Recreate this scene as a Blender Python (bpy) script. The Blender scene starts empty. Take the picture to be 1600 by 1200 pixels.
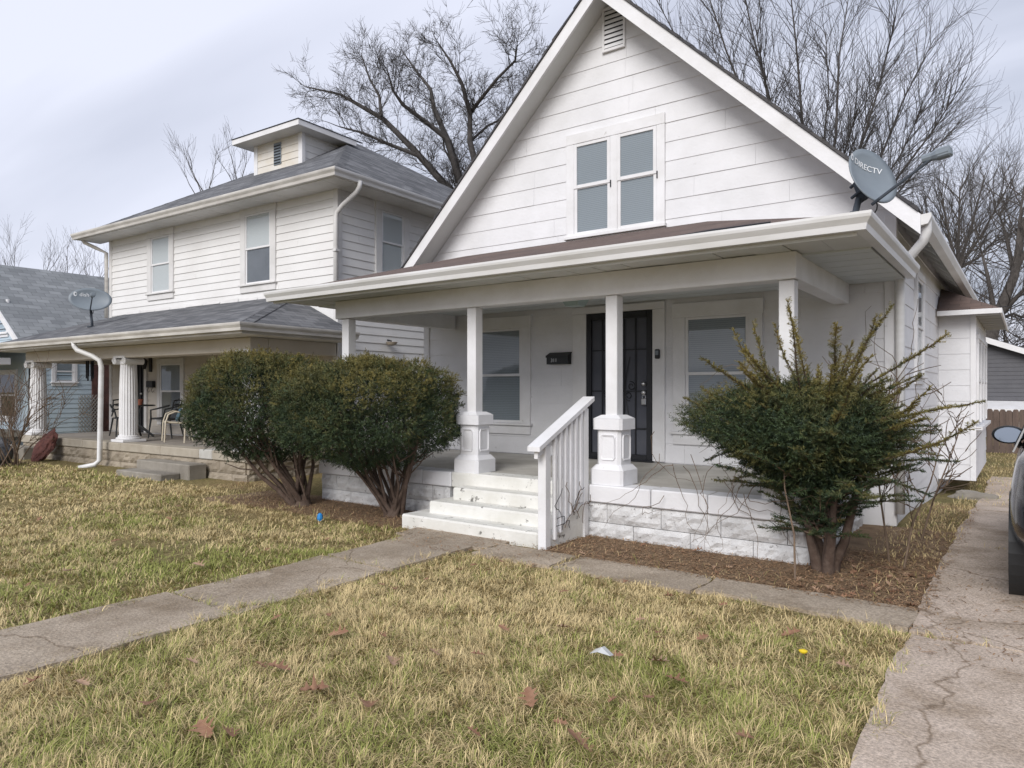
import bpy, bmesh, math, random
import numpy as np
from mathutils import Vector, Matrix, noise
random.seed(7); rng = np.random.default_rng(7)
R = math.radians
scene = bpy.context.scene
COL = scene.collection

# ------------------------------------------------------------------ camera
EYE = 1.53; YAW = 36.0
cam = bpy.data.objects.new('camera', bpy.data.cameras.new('camera')); COL.objects.link(cam)
cam.location = (0, 0, EYE)
cam.rotation_euler = (R(90), 0, R(YAW))
cam.data.sensor_width = 36; cam.data.lens = 36 * 1108 / 1600
cam.data.shift_y = 10 / 1600.0
cam.data.clip_start = 0.05; cam.data.clip_end = 2000
scene.camera = cam
# ------------------------------------------------------------------ sky and sun (thin high overcast)
SUN_EL, SUN_AZ = 34, 168      # azimuth measured like the sky texture's rotation
w = bpy.data.worlds.new('World'); scene.world = w; w.use_nodes = True
nt = w.node_tree; nt.nodes.clear()
def WN(t, **k):
    n = nt.nodes.new(t)
    for a, b in k.items(): setattr(n, a, b)
    return n
out = WN('ShaderNodeOutputWorld'); bg = WN('ShaderNodeBackground'); bg.inputs[1].default_value = 0.1
sky = WN('ShaderNodeTexSky', sky_type='NISHITA'); sky.sun_disc = False
sky.sun_elevation = R(SUN_EL); sky.sun_rotation = R(SUN_AZ); sky.dust_density = 3; sky.air_density = 1.2
tc = WN('ShaderNodeTexCoord'); sep = WN('ShaderNodeSeparateXYZ')
nt.links.new(tc.outputs['Generated'], sep.inputs[0])
ad = WN('ShaderNodeMath', operation='ADD'); ad.inputs[1].default_value = 0.22
ab = WN('ShaderNodeMath', operation='ABSOLUTE'); nt.links.new(sep.outputs[2], ab.inputs[0]); nt.links.new(ab.outputs[0], ad.inputs[0])
dx = WN('ShaderNodeMath', operation='DIVIDE'); dy = WN('ShaderNodeMath', operation='DIVIDE')
nt.links.new(sep.outputs[0], dx.inputs[0]); nt.links.new(ad.outputs[0], dx.inputs[1])
nt.links.new(sep.outputs[1], dy.inputs[0]); nt.links.new(ad.outputs[0], dy.inputs[1])
cmb = WN('ShaderNodeCombineXYZ'); nt.links.new(dx.outputs[0], cmb.inputs[0]); nt.links.new(dy.outputs[0], cmb.inputs[1])
mp = WN('ShaderNodeMapping'); mp.inputs['Rotation'].default_value = (0, 0, R(48)); mp.inputs['Scale'].default_value = (0.30, 1.7, 1)
nt.links.new(cmb.outputs[0], mp.inputs[0])
nz = WN('ShaderNodeTexNoise'); nz.inputs['Scale'].default_value = 0.9; nz.inputs['Detail'].default_value = 5; nz.inputs['Roughness'].default_value = .45; nz.inputs['Distortion'].default_value = .25
nt.links.new(mp.outputs[0], nz.inputs['Vector'])
rp = WN('ShaderNodeValToRGB'); nt.links.new(nz.outputs[0], rp.inputs[0])
rp.color_ramp.elements[0].position = .40; rp.color_ramp.elements[0].color = (.235, .255, .315, 1)
rp.color_ramp.elements[1].position = .62; rp.color_ramp.elements[1].color = (.47, .485, .56, 1)
ml = WN('ShaderNodeMix', data_type='RGBA', blend_type='MULTIPLY'); ml.inputs[0].default_value = 1
nt.links.new(rp.outputs[0], ml.inputs[6]); ml.inputs[7].default_value = (10, 10, 10, 1)
mx = WN('ShaderNodeMix', data_type='RGBA'); mx.inputs[0].default_value = .93
nt.links.new(sky.outputs[0], mx.inputs[6]); nt.links.new(ml.outputs[2], mx.inputs[7])
nt.links.new(mx.outputs[2], bg.inputs[0]); nt.links.new(bg.outputs[0], out.inputs[0])
sl = bpy.data.lights.new('sun', 'SUN'); sl.energy = 1.5; sl.angle = R(35); sl.color = (1, .975, .95)
so = bpy.data.objects.new('sun', sl); COL.objects.link(so)
# light travels from the street side (behind the camera) towards the houses
_sd = Vector((-math.sin(R(SUN_AZ)) * math.cos(R(SUN_EL)) * -1, math.cos(R(SUN_AZ)) * math.cos(R(SUN_EL)), math.sin(R(SUN_EL))))
so.rotation_euler = _sd.to_track_quat('Z', 'Y').to_euler(); so.location = (0, -5, 20)
scene.view_settings.view_transform = 'Standard'; scene.view_settings.look = 'None'
scene.view_settings.exposure = 0.92; scene.view_settings.gamma = 1

# ------------------------------------------------------------------ materials
MATS = {}
def mat(name, col, rough=.7, col2=None, scale=3., detail=4, bump=0., bscale=None, metal=0., spec=.5, stretch=None, attr=None, speck=None, lo=.35, hi=.65, grain=None):
    if name in MATS: return MATS[name]
    m = bpy.data.materials.new(name); m.use_nodes = True; t = m.node_tree; n = t.nodes; p = n['Principled BSDF']
    p.inputs['Base Color'].default_value = (*col, 1); p.inputs['Roughness'].default_value = rough
    p.inputs['Metallic'].default_value = metal; p.inputs['Specular IOR Level'].default_value = spec
    c = n.new('ShaderNodeTexCoord'); vec = c.outputs['Object']
    if stretch:
        q = n.new('ShaderNodeMapping'); q.inputs['Scale'].default_value = stretch; t.links.new(vec, q.inputs[0]); vec = q.outputs[0]
    cur = None
    if col2:
        a = n.new('ShaderNodeTexNoise'); a.inputs['Scale'].default_value = scale; a.inputs['Detail'].default_value = detail; a.inputs['Roughness'].default_value = .6
        t.links.new(vec, a.inputs['Vector'])
        r = n.new('ShaderNodeValToRGB'); r.color_ramp.elements[0].position = lo; r.color_ramp.elements[1].position = hi
        r.color_ramp.elements[0].color = (*col, 1); r.color_ramp.elements[1].color = (*col2, 1)
        t.links.new(a.outputs[0], r.inputs[0]); cur = r.outputs[0]
    if attr:
        a = n.new('ShaderNodeVertexColor'); a.layer_name = attr; cur = a.outputs[0]
    if speck:   # (colour, scale, threshold low, high)
        a = n.new('ShaderNodeTexNoise'); a.inputs['Scale'].default_value = speck[1]; a.inputs['Detail'].default_value = 6; a.inputs['Roughness'].default_value = .7
        t.links.new(vec, a.inputs['Vector'])
        r = n.new('ShaderNodeValToRGB'); r.color_ramp.elements[0].position = speck[2]; r.color_ramp.elements[1].position = speck[3]
        t.links.new(a.outputs[0], r.inputs[0])
        x = n.new('ShaderNodeMix'); x.data_type = 'RGBA'; t.links.new(r.outputs[0], x.inputs[0])
        if cur: t.links.new(cur, x.inputs[6])
        else: x.inputs[6].default_value = (*col, 1)
        x.inputs[7].default_value = (*speck[0], 1); cur = x.outputs[2]
    if grain:   # (scale, dark, light): fine aggregate or fibre
        a = n.new('ShaderNodeTexNoise'); a.inputs['Scale'].default_value = grain[0]; a.inputs['Detail'].default_value = 3; a.inputs['Roughness'].default_value = .8
        t.links.new(c.outputs['Object'], a.inputs['Vector']); r = n.new('ShaderNodeValToRGB'); r.color_ramp.elements[0].position = .36; r.color_ramp.elements[1].position = .64
        r.color_ramp.elements[0].color = (*[grain[1]] * 3, 1); r.color_ramp.elements[1].color = (*[grain[2]] * 3, 1); t.links.new(a.outputs[0], r.inputs[0])
        x = n.new('ShaderNodeMix'); x.data_type = 'RGBA'; x.blend_type = 'MULTIPLY'; x.inputs[0].default_value = 1; t.links.new(r.outputs[0], x.inputs[7])
        if cur: t.links.new(cur, x.inputs[6])
        else: x.inputs[6].default_value = (*col, 1)
        cur = x.outputs[2]
    if cur: t.links.new(cur, p.inputs['Base Color'])
    if bump:
        a = n.new('ShaderNodeTexNoise'); a.inputs['Scale'].default_value = bscale or scale * 4; a.inputs['Detail'].default_value = 6; a.inputs['Roughness'].default_value = .65
        t.links.new(vec, a.inputs['Vector'])
        b = n.new('ShaderNodeBump'); b.inputs['Strength'].default_value = bump; b.inputs['Distance'].default_value = .02
        t.links.new(a.outputs[0], b.inputs['Height']); t.links.new(b.outputs[0], p.inputs['Normal'])
    MATS[name] = m; return m
def shingle_mat(name, c1, c2, c3, sx=.3, sz=.14):
    """asphalt shingles: brick rows give tab colour and a little relief"""
    m = bpy.data.materials.new(name); m.use_nodes = True; t = m.node_tree; n = t.nodes; p = n['Principled BSDF']; p.inputs['Roughness'].default_value = .9
    uv = n.new('ShaderNodeUVMap'); b = n.new('ShaderNodeTexBrick'); b.inputs['Scale'].default_value = 1
    b.inputs['Brick Width'].default_value = sx; b.inputs['Row Height'].default_value = sz; b.inputs['Mortar Size'].default_value = .006; b.inputs['Mortar Smooth'].default_value = .4
    b.inputs['Color1'].default_value = (*c1, 1); b.inputs['Color2'].default_value = (*c2, 1); b.inputs['Mortar'].default_value = (*[k * .55 for k in c1], 1)
    t.links.new(uv.outputs[0], b.inputs[0])
    a = n.new('ShaderNodeTexNoise'); a.inputs['Scale'].default_value = 1.3; a.inputs['Detail'].default_value = 8; t.links.new(uv.outputs[0], a.inputs[0])
    r = n.new('ShaderNodeValToRGB'); r.color_ramp.elements[0].position = .4; r.color_ramp.elements[1].position = .7
    r.color_ramp.elements[0].color = (0, 0, 0, 1); t.links.new(a.outputs[0], r.inputs[0])
    x = n.new('ShaderNodeMix'); x.data_type = 'RGBA'; t.links.new(r.outputs[0], x.inputs[0]); t.links.new(b.outputs[0], x.inputs[6]); x.inputs[7].default_value = (*c3, 1)
    y = n.new('ShaderNodeMix'); y.data_type = 'RGBA'; y.inputs[0].default_value = .55; t.links.new(b.outputs[0], y.inputs[6]); t.links.new(x.outputs[2], y.inputs[7])
    t.links.new(y.outputs[2], p.inputs['Base Color'])
    g = n.new('ShaderNodeTexNoise'); g.inputs['Scale'].default_value = 60; t.links.new(uv.outputs[0], g.inputs[0])
    ad = n.new('ShaderNodeMath'); ad.operation = 'MULTIPLY_ADD'; ad.inputs[1].default_value = .35; t.links.new(g.outputs[0], ad.inputs[0])
    iv = n.new('ShaderNodeMath'); iv.operation = 'SUBTRACT'; iv.inputs[0].default_value = 1; t.links.new(b.outputs['Fac'], iv.inputs[1]); t.links.new(iv.outputs[0], ad.inputs[2])
    bp = n.new('ShaderNodeBump'); bp.inputs['Strength'].default_value = .6; bp.inputs['Distance'].default_value = .012; t.links.new(ad.outputs[0], bp.inputs['Height']); t.links.new(bp.outputs[0], p.inputs['Normal'])
    return m
def glass_mat(name, tint=(.92, .935, .94), rough=.02):
    m = bpy.data.materials.new(name); m.use_nodes = True; t = m.node_tree; n = t.nodes; n.clear()
    o = n.new('ShaderNodeOutputMaterial'); tr = n.new('ShaderNodeBsdfTransparent'); tr.inputs[0].default_value = (*tint, 1)
    gl = n.new('ShaderNodeBsdfGlossy'); gl.inputs['Roughness'].default_value = rough
    c = n.new('ShaderNodeTexCoord'); a = n.new('ShaderNodeTexNoise'); a.inputs['Scale'].default_value = 2.2; t.links.new(c.outputs['Object'], a.inputs[0])
    b = n.new('ShaderNodeBump'); b.inputs['Strength'].default_value = .05; t.links.new(a.outputs[0], b.inputs['Height']); t.links.new(b.outputs[0], gl.inputs['Normal'])
    f = n.new('ShaderNodeFresnel'); f.inputs[0].default_value = 1.75
    mm = n.new('ShaderNodeMixShader'); ge = n.new('ShaderNodeNewGeometry'); sb_ = n.new('ShaderNodeMath'); sb_.operation = 'SUBTRACT'; sb_.inputs[0].default_value = 1; t.links.new(ge.outputs['Backfacing'], sb_.inputs[1]); mu = n.new('ShaderNodeMath'); mu.operation = 'MULTIPLY'; t.links.new(f.outputs[0], mu.inputs[0]); t.links.new(sb_.outputs[0], mu.inputs[1])
    t.links.new(mu.outputs[0], mm.inputs[0]); t.links.new(tr.outputs[0], mm.inputs[1]); t.links.new(gl.outputs[0], mm.inputs[2])
    t.links.new(mm.outputs[0], o.inputs[0]); return m
def blind_mat(name, c1, c2, pitch):
    m = bpy.data.materials.new(name); m.use_nodes = True; t = m.node_tree; n = t.nodes; p = n['Principled BSDF']; p.inputs['Roughness'].default_value = .6
    c = n.new('ShaderNodeTexCoord'); s = n.new('ShaderNodeSeparateXYZ'); t.links.new(c.outputs['Object'], s.inputs[0])
    k = n.new('ShaderNodeMath'); k.operation = 'MULTIPLY'; k.inputs[1].default_value = 1 / pitch; t.links.new(s.outputs[2], k.inputs[0])
    q = n.new('ShaderNodeMath'); q.operation = 'FRACT'; t.links.new(k.outputs[0], q.inputs[0])
    r = n.new('ShaderNodeValToRGB'); r.color_ramp.elements[0].color = (*c2, 1); r.color_ramp.elements[0].position = .0; r.color_ramp.elements[1].color = (*c1, 1); r.color_ramp.elements[1].position = .4
    t.links.new(q.outputs[0], r.inputs[0]); t.links.new(r.outputs[0], p.inputs['Base Color']); return m
WHITE = mat('white_paint', (.75, .75, .77), .6, (.645, .645, .655), 1.3, 8, .25, 26, speck=((.42, .41, .39), 6, .66, .78), lo=.38, hi=.72)
TRIM = mat('white_trim_paint', (.76, .76, .775), .55, (.665, .66, .66), 2.2, 8, .15, 30, speck=((.40, .38, .35), 7, .68, .78))
SOFFIT = mat('soffit_paint', (.66, .67, .66), .6, (.58, .59, .575), 1.5, 5, .06, 20)
CEIL = mat('porch_ceiling_paint', (.62, .655, .66), .6, (.56, .595, .60), 1.2, 5)
GUTTER = mat('gutter_metal_paint', (.72, .72, .725), .4, (.60, .595, .58), 1.1, 7, .05, 14, stretch=(1, 1, 5))
FLOORP = mat('porch_floor_paint', (.56, .54, .50), .6, (.34, .32, .28), 1.3, 8, .1, 30)
STEPP = mat('step_paint', (.74, .735, .70), .6, (.62, .61, .56), 2.5, 7, .25, 30, speck=((.14, .135, .12), 8, .60, .66))
BLOCKP = mat('painted_rough_block', (.70, .70, .70), .8, (.55, .55, .55), 5, 6, 1.0, 16, speck=((.20, .19, .18), 26, .60, .68))
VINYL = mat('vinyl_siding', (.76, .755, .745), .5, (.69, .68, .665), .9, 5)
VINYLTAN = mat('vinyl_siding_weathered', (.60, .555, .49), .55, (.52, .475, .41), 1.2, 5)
NTRIM = mat('neighbour_trim', (.70, .69, .68), .5, (.60, .59, .575), 2, 6)
NGUT = mat('aged_gutter', (.64, .62, .585), .5, (.44, .42, .39), 1.6, 8, stretch=(1, 1, 4))
LIME = mat('limestone_block', (.36, .31, .24), .9, (.24, .20, .15), 3, 7, .9, 14)
CAPST = mat('porch_slab_stone', (.42, .38, .31), .85, (.32, .28, .22), 2.5, 7, .4, 30)
NFLOOR = mat('neighbour_porch_floor', (.33, .30, .265), .85, (.25, .22, .19), 1.5, 6)
CONC = mat('step_concrete', (.30, .275, .235), .9, (.20, .18, .15), 2.5, 8, .5, 40)
DARKIN = mat('dark_interior', (.02, .022, .025), .8)
BLACKM = mat('black_metal', (.012, .013, .017), .45)
BLACKP = mat('black_resin', (.018, .02, .022), .5)
SCREEN = mat('door_mesh_screen', (.085, .09, .11), .6, (.065, .07, .09), 2, 4)
CHROME = mat('brushed_metal', (.6, .6, .6), .3, metal=1)
GLASS = glass_mat('window_glass')
BLIND = blind_mat('blind_slats', (.33, .36, .385), (.20, .22, .245), .027)
NBLIND = blind_mat('neighbour_blind', (.68, .69, .685), (.58, .59, .585), .03)
SCRN = mat('window_screen', (.17, .18, .20), .7, (.13, .14, .155), 2, 4)
SH_GREY = shingle_mat('grey_shingles', (.075, .078, .085), (.185, .188, .197), (.05, .052, .058))
SH_PALE = shingle_mat('pale_grey_shingles', (.17, .182, .19), (.28, .295, .305), (.14, .15, .16), .34, .2)
SH_BROWN = shingle_mat('brown_shingles', (.13, .09, .075), (.085, .062, .055), (.17, .12, .10))
SH_DARK = shingle_mat('dark_shingles', (.045, .045, .05), (.065, .062, .065), (.10, .09, .08))
BLUE = mat('blue_siding', (.48, .57, .63), .6, (.42, .51, .58), 1.2, 5)
BRICKM = mat('brick_red', (.12, .055, .045), .9, (.07, .035, .03), 8, 5, .5, 30)
BARK = mat('bark', (.052, .047, .045), .95, (.085, .077, .073), 6, 6, .6, 20)
BARKP = mat('bark_pale', (.11, .096, .086), .95, (.07, .062, .056), 6, 6, .6, 20)
YEWBARK = mat('yew_bark', (.075, .047, .034), .95, (.12, .085, .065), 14, 6, .8, 40)
TWIGM = mat('dry_twig', (.20, .145, .10), .9, (.11, .075, .055), 9, 4)
LEAFM = mat('dry_leaf', (.21, .10, .055), .75, (.30, .17, .10), 9, 5)
LEAFM2 = mat('pale_dry_leaf', (.40, .27, .18), .75, (.30, .18, .11), 9, 5)
YEW = mat('yew_needles', (.03, .05, .03), .62, attr='Col', spec=.3)
GRASSM = mat('grass_blades', (.2, .2, .1), .7, attr='Col', spec=.25)
LITTER = mat('needle_litter', (.16, .09, .05), .9, attr='Col')
GREYP = mat('dish_grey', (.20, .235, .265), .45, (.17, .20, .23), 3, 4)
GREYD = mat('dish_dark_grey', (.055, .065, .08), .7, spec=.2)
LOGO = mat('logo_white', (.72, .74, .76), .5)
CARP = mat('car_paint', (.035, .038, .046), .22, (.045, .048, .056), 2, 3)
CARP.node_tree.nodes['Principled BSDF'].inputs['Coat Weight'].default_value = .6
TYRE = mat('tyre_rubber', (.018, .018, .02), .85, (.03, .03, .03), 6, 4, .3, 40)
CARGL = mat('car_glass', (.012, .015, .02), .05)
MIRR = mat('mirror_glass', (.27, .31, .36), .08, metal=1)
TAIL = mat('tail_lamp', (.25, .01, .012), .15)
FENCEM = mat('fence_wood', (.145, .105, .085), .9, (.10, .072, .06), 3, 6, .3, 12, stretch=(4, 4, .6))
GREYSID = mat('dark_grey_siding', (.10, .10, .11), .7, (.085, .085, .095), 2, 3)

# ------------------------------------------------------------------ mesh helpers
OFF = {}
class MB:
    def __init__(s): s.v = []; s.f = []; s.uv = None
    def add(s, vs, fs):
        o = len(s.v); s.v += [tuple(p) for p in vs]; s.f += [tuple(i + o for i in f) for f in fs]; return s
    def box(s, x0, y0, z0, x1, y1, z1, c=0.):
        if x0 > x1: x0, x1 = x1, x0
        if y0 > y1: y0, y1 = y1, y0
        if z0 > z1: z0, z1 = z1, z0
        if c <= 0:
            vs = [(x, y, z) for z in (z0, z1) for y in (y0, y1) for x in (x0, x1)]
            return s.add(vs, [(0, 2, 3, 1), (4, 5, 7, 6), (0, 1, 5, 4), (2, 6, 7, 3), (0, 4, 6, 2), (1, 3, 7, 5)])
        c = min(c, (x1 - x0) * .45, (y1 - y0) * .45, (z1 - z0) * .45)
        X, Y, Z = (x0, x1), (y0, y1), (z0, z1); vs = []; idx = {}
        for i in (0, 1):
            for j in (0, 1):
                for k in (0, 1):
                    sx, sy, sz = (1 - 2 * i) * c, (1 - 2 * j) * c, (1 - 2 * k) * c
                    idx[i, j, k, 0] = len(vs); vs.append((X[i], Y[j] + sy, Z[k] + sz))
                    idx[i, j, k, 1] = len(vs); vs.append((X[i] + sx, Y[j], Z[k] + sz))
                    idx[i, j, k, 2] = len(vs); vs.append((X[i] + sx, Y[j] + sy, Z[k]))
        fs = []
        for a in (0, 1):
            fs.append(tuple(idx[a, j, k, 0] for j, k in ((0, 0), (1, 0), (1, 1), (0, 1))))
            fs.append(tuple(idx[i, a, k, 1] for i, k in ((0, 0), (1, 0), (1, 1), (0, 1))))
            fs.append(tuple(idx[i, j, a, 2] for i, j in ((0, 0), (1, 0), (1, 1), (0, 1))))
            for b in (0, 1):
                fs.append((idx[a, b, 0, 0], idx[a, b, 1, 0], idx[a, b, 1, 1], idx[a, b, 0, 1]))
                fs.append((idx[a, 0, b, 0], idx[a, 1, b, 0], idx[a, 1, b, 2], idx[a, 0, b, 2]))
                fs.append((idx[0, a, b, 1], idx[1, a, b, 1], idx[1, a, b, 2], idx[0, a, b, 2]))
                for d in (0, 1): fs.append((idx[a, b, d, 0], idx[a, b, d, 1], idx[a, b, d, 2]))
        return s.add(vs, fs)
    def prism(s, poly, d):
        """poly: list of 3-D points, extruded by vector d"""
        n = len(poly); d = Vector(d); P = [Vector(p) for p in poly]
        return s.add([tuple(p) for p in P] + [tuple(p + d) for p in P],
                     [tuple(range(n)), tuple(reversed(range(n, 2 * n)))] + [(i, i + n, (i + 1) % n + n, (i + 1) % n) for i in range(n)])
    def tube(s, pts, r, n=8, cap=True):
        pts = [Vector(p) for p in pts]; rs = r if isinstance(r, (list, tuple)) else [r] * len(pts); o = len(s.v)
        u = None
        for i, p in enumerate(pts):
            t = (pts[min(i + 1, len(pts) - 1)] - pts[max(i - 1, 0)]).normalized()
            if u is None: u = t.orthogonal().normalized()
            else:
                u = u - t * u.dot(t); u = u.normalized() if u.length > 1e-5 else t.orthogonal().normalized()
            v = t.cross(u)
            for k in range(n):
                a = 2 * math.pi * k / n; s.v.append(tuple(p + (u * math.cos(a) + v * math.sin(a)) * rs[i]))
        for i in range(len(pts) - 1):
            for k in range(n): s.f.append((o + i * n + k, o + i * n + (k + 1) % n, o + (i + 1) * n + (k + 1) % n, o + (i + 1) * n + k))
        if cap: s.f.append(tuple(o + k for k in reversed(range(n)))); s.f.append(tuple(o + (len(pts) - 1) * n + k for k in range(n)))
        return s
    def lathe(s, prof, c, n=24):
        o = len(s.v)
        for r, z in prof:
            for k in range(n):
                a = 2 * math.pi * k / n; s.v.append((c[0] + r * math.cos(a), c[1] + r * math.sin(a), c[2] + z))
        for i in range(len(prof) - 1):
            for k in range(n): s.f.append((o + i * n + k, o + i * n + (k + 1) % n, o + (i + 1) * n + (k + 1) % n, o + (i + 1) * n + k))
        s.f.append(tuple(o + k for k in reversed(range(n)))); s.f.append(tuple(o + (len(prof) - 1) * n + k for k in range(n)))
        return s
    def xf(s, M):
        s.v = [tuple(M @ Vector(p)) for p in s.v]; return s
    def build(s, name, m, parent=None, smooth=False, roof_uv=False, **props):
        off = Vector((0, 0, 0)); q = parent
        while q is not None:
            if q.name in OFF: off = OFF[q.name]
            q = q.parent
        me = bpy.data.meshes.new(name)
        me.from_pydata([(a - off.x, b - off.y, c - off.z) for a, b, c in s.v], [], s.f)
        bm = bmesh.new(); bm.from_mesh(me); bmesh.ops.recalc_face_normals(bm, faces=bm.faces); bm.to_mesh(me); bm.free()
        if smooth: me.polygons.foreach_set('use_smooth', [True] * len(me.polygons))
        if roof_uv:
            ul = me.uv_layers.new(name='UVMap')
            for p in me.polygons:
                nn = p.normal; e = Vector((0, 0, 1)).cross(nn); e = e.normalized() if e.length > .05 else Vector((1, 0, 0)); g = nn.cross(e)
                for li in p.loop_indices:
                    co = me.vertices[me.loops[li].vertex_index].co; ul.data[li].uv = (co.dot(e), co.dot(g))
        me.materials.append(m)
        o = bpy.data.objects.new(name, me); COL.objects.link(o); o.parent = parent
        for k, v in props.items(): o[k] = v
        return o
def thing(name, label, cat, loc, rz=0, group=None, world=False):
    o = bpy.data.objects.new(name, None); COL.objects.link(o); o.location = loc; o.rotation_euler = (0, 0, rz)
    o.empty_display_size = .2; o['label'] = label; o['category'] = cat
    if group: o['group'] = group
    if world: OFF[o.name] = Vector(loc)
    return o
def copy_tree(o, parent=None):
    c = o.copy(); COL.objects.link(c); c.parent = parent
    for ch in list(o.children): copy_tree(ch, c)
    return c
def np_mesh(name, V, F, m, parent=None, colors=None, **props):
    """V (n,3), F (k,3) triangles"""
    me = bpy.data.meshes.new(name); n, k = len(V), len(F)
    me.vertices.add(n); me.vertices.foreach_set('co', np.ascontiguousarray(V, dtype=np.float32).ravel())
    me.loops.add(k * 3); me.loops.foreach_set('vertex_index', np.ascontiguousarray(F, dtype=np.int32).ravel())
    me.polygons.add(k); me.polygons.foreach_set('loop_start', np.arange(k, dtype=np.int32) * 3)
    me.update(calc_edges=True)
    if colors is not None:
        a = me.color_attributes.new('Col', 'FLOAT_COLOR', 'POINT')
        c = np.ones((n, 4), dtype=np.float32); c[:, :3] = colors; a.data.foreach_set('color', c.ravel())
    me.materials.append(m); o = bpy.data.objects.new(name, me); COL.objects.link(o); o.parent = parent
    for a, b in props.items(): o[a] = b
    return o

# planes for walls: local (u along wall, n outward, z up) -> coordinates
class Plane:
    def __init__(s, o, ux, n): s.o = Vector(o); s.u = Vector(ux); s.n = Vector(n)
    def P(s, u, n, z): p = s.o + s.u * u + s.n * n; return (p.x, p.y, z)
def pbox(mb, pl, u0, u1, n0, n1, z0, z1, c=0.):
    t = MB().box(u0, n0, z0, u1, n1, z1, c); t.v = [pl.P(*p) for p in t.v]; mb.add(t.v, t.f); return mb
def siding(parent, pl, m, z0, z1, ex, lim, holes=(), th=.016, joint=(1.1, 2.6), seed=1, name='siding_board'):
    """lapped boards; lim(z)->(u0,u1) extent of the wall at height z; holes (u0,u1,za,zb) are skipped where they span a whole course"""
    rd = random.Random(seed); z = z0; cnt = 0
    while z < z1 - .02:
        zt = min(z + ex, z1); a0, b0 = lim(z); a1, b1 = lim(zt)
        if b0 - a0 < .08: break
        if b1 < a1: a1 = b1 = (a1 + b1) / 2
        cuts = [(h[0], h[1]) for h in holes if h[2] <= z + .015 and h[3] >= zt - .015]
        segs = []; u = a0
        for c0, c1 in sorted(cuts):
            if c0 > u: segs.append((u, c0))
            u = max(u, c1)
        if u < b0: segs.append((u, b0))
        for s0, s1 in segs:
            js = [s0]; q = s0 + rd.uniform(.4, joint[1])
            while q < s1 - .3: js.append(q); q += rd.uniform(*joint)
            js.append(s1)
            for i in range(len(js) - 1):
                g = .0012; lb = js[i] + (g if i else 0); rb = js[i + 1] - (g if i < len(js) - 2 else 0)
                lt = a1 if js[i] == a0 else max(lb, a1); rt = b1 if js[i + 1] == b0 else min(rb, b1)
                if rt < lt: lt = rt = (lt + rt) / 2
                k = rd.uniform(-.0015, .0015)
                vs = [pl.P(lb, 0, z), pl.P(rb, 0, z), pl.P(rb, th + k, z + .001), pl.P(lb, th + k, z + .001),
                      pl.P(lt, 0, zt + .008), pl.P(rt, 0, zt + .008), pl.P(rt, .004, zt + .004), pl.P(lt, .004, zt + .004)]
                MB().add(vs, [(0, 1, 2, 3), (3, 2, 6, 7), (7, 6, 5, 4), (4, 5, 1, 0), (0, 3, 7, 4), (1, 5, 6, 2)]).build(name, m, parent); cnt += 1
        z = zt
    return cnt
def window(parent, pl, u0, u1, z0, z1, cas=.11, m=TRIM, blind=BLIND, low=None, sill=True, split=.5, header=0., glass_inset=.0, name='window', trim=None):
    """double-hung window; u0..z1 is the sash opening, the casing is built round it"""
    t = trim or m
    mb = MB()
    pbox(mb, pl, u0 - cas, u0, .002, .05, z0 - .02, z1, .004); pbox(mb, pl, u1, u1 + cas, .002, .05, z0 - .02, z1, .004)
    pbox(mb, pl, u0 - cas - .012, u1 + cas + .012, .002, .054, z1, z1 + cas + header, .004)
    wo = mb.build(name, t, parent)
    if sill:
        s = MB(); pbox(s, pl, u0 - cas - .03, u1 + cas + .03, .002, .085, z0 - .055, z0 - .018, .006); s.build('sill', t, wo)
        s = MB(); pbox(s, pl, u0 - cas, u1 + cas, .002, .045, z0 - .055 - cas * .8, z0 - .056, .004); s.build('apron', t, wo)
    zm = z0 + (z1 - z0) * split
    for (a, b, n, lo) in ((zm - .018, z1, .012, 0), (z0 - .018, zm + .018, .0, 1)):
        n1 = n + .026; sb = MB(); e = .04; n += .003
        pbox(sb, pl, u0 + .001, u0 + e, n, n1, a, b, .003); pbox(sb, pl, u1 - e, u1 - .001, n, n1, a, b, .003)
        pbox(sb, pl, u0 + e, u1 - e, n + .001, n1 - .001, b - .036, b - .001, .003); pbox(sb, pl, u0 + e, u1 - e, n + .001, n1 - .001, a + .001, a + .04, .003)
        so_ = sb.build('sash', m, wo)
        g = MB(); pbox(g, pl, u0 + e - .004, u1 - e + .004, n + .012, n + .015, a + .036, b - .032); g.build('pane', GLASS, wo)
        k = MB(); pbox(k, pl, u0 + e - .004, u1 - e + .004, n - .001, n + .004, a + .036, b - .032); k.build('blind' if not (lo and low) else 'screen', (low if lo and low else blind), wo)
    return wo

# ------------------------------------------------------------------ ground
def gz(x, y): 
    t = min(max((y - 9.0) / 6.0, 0), 1); return -.24 * t * t * (3 - 2 * t)
def axis(lo, hi, a, b, fine):
    xs = list(np.arange(a, b + 1e-6, fine)); s = fine; x = a
    while x > lo: s *= 1.35; x -= s; xs.insert(0, max(x, lo))
    s = fine; x = b
    while x < hi: s *= 1.35; x += s; xs.append(min(x, hi))
    return xs
gx, gy = axis(-600, 600, -22, 4, .25), axis(-600, 600, 0, 16, .25)
V = []; 
for y in gy:
    for x in gx:
        near = -24 < x < 5 and -1 < y < 18
        V.append((x, y, gz(x, y) - .012 + (noise.noise((x * 1.1, y * 1.1, 3)) * .012 if near else 0)))
nx = len(gx); F = [(j * nx + i, j * nx + i + 1, (j + 1) * nx + i + 1, (j + 1) * nx + i) for j in range(len(gy) - 1) for i in range(nx - 1)]
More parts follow.
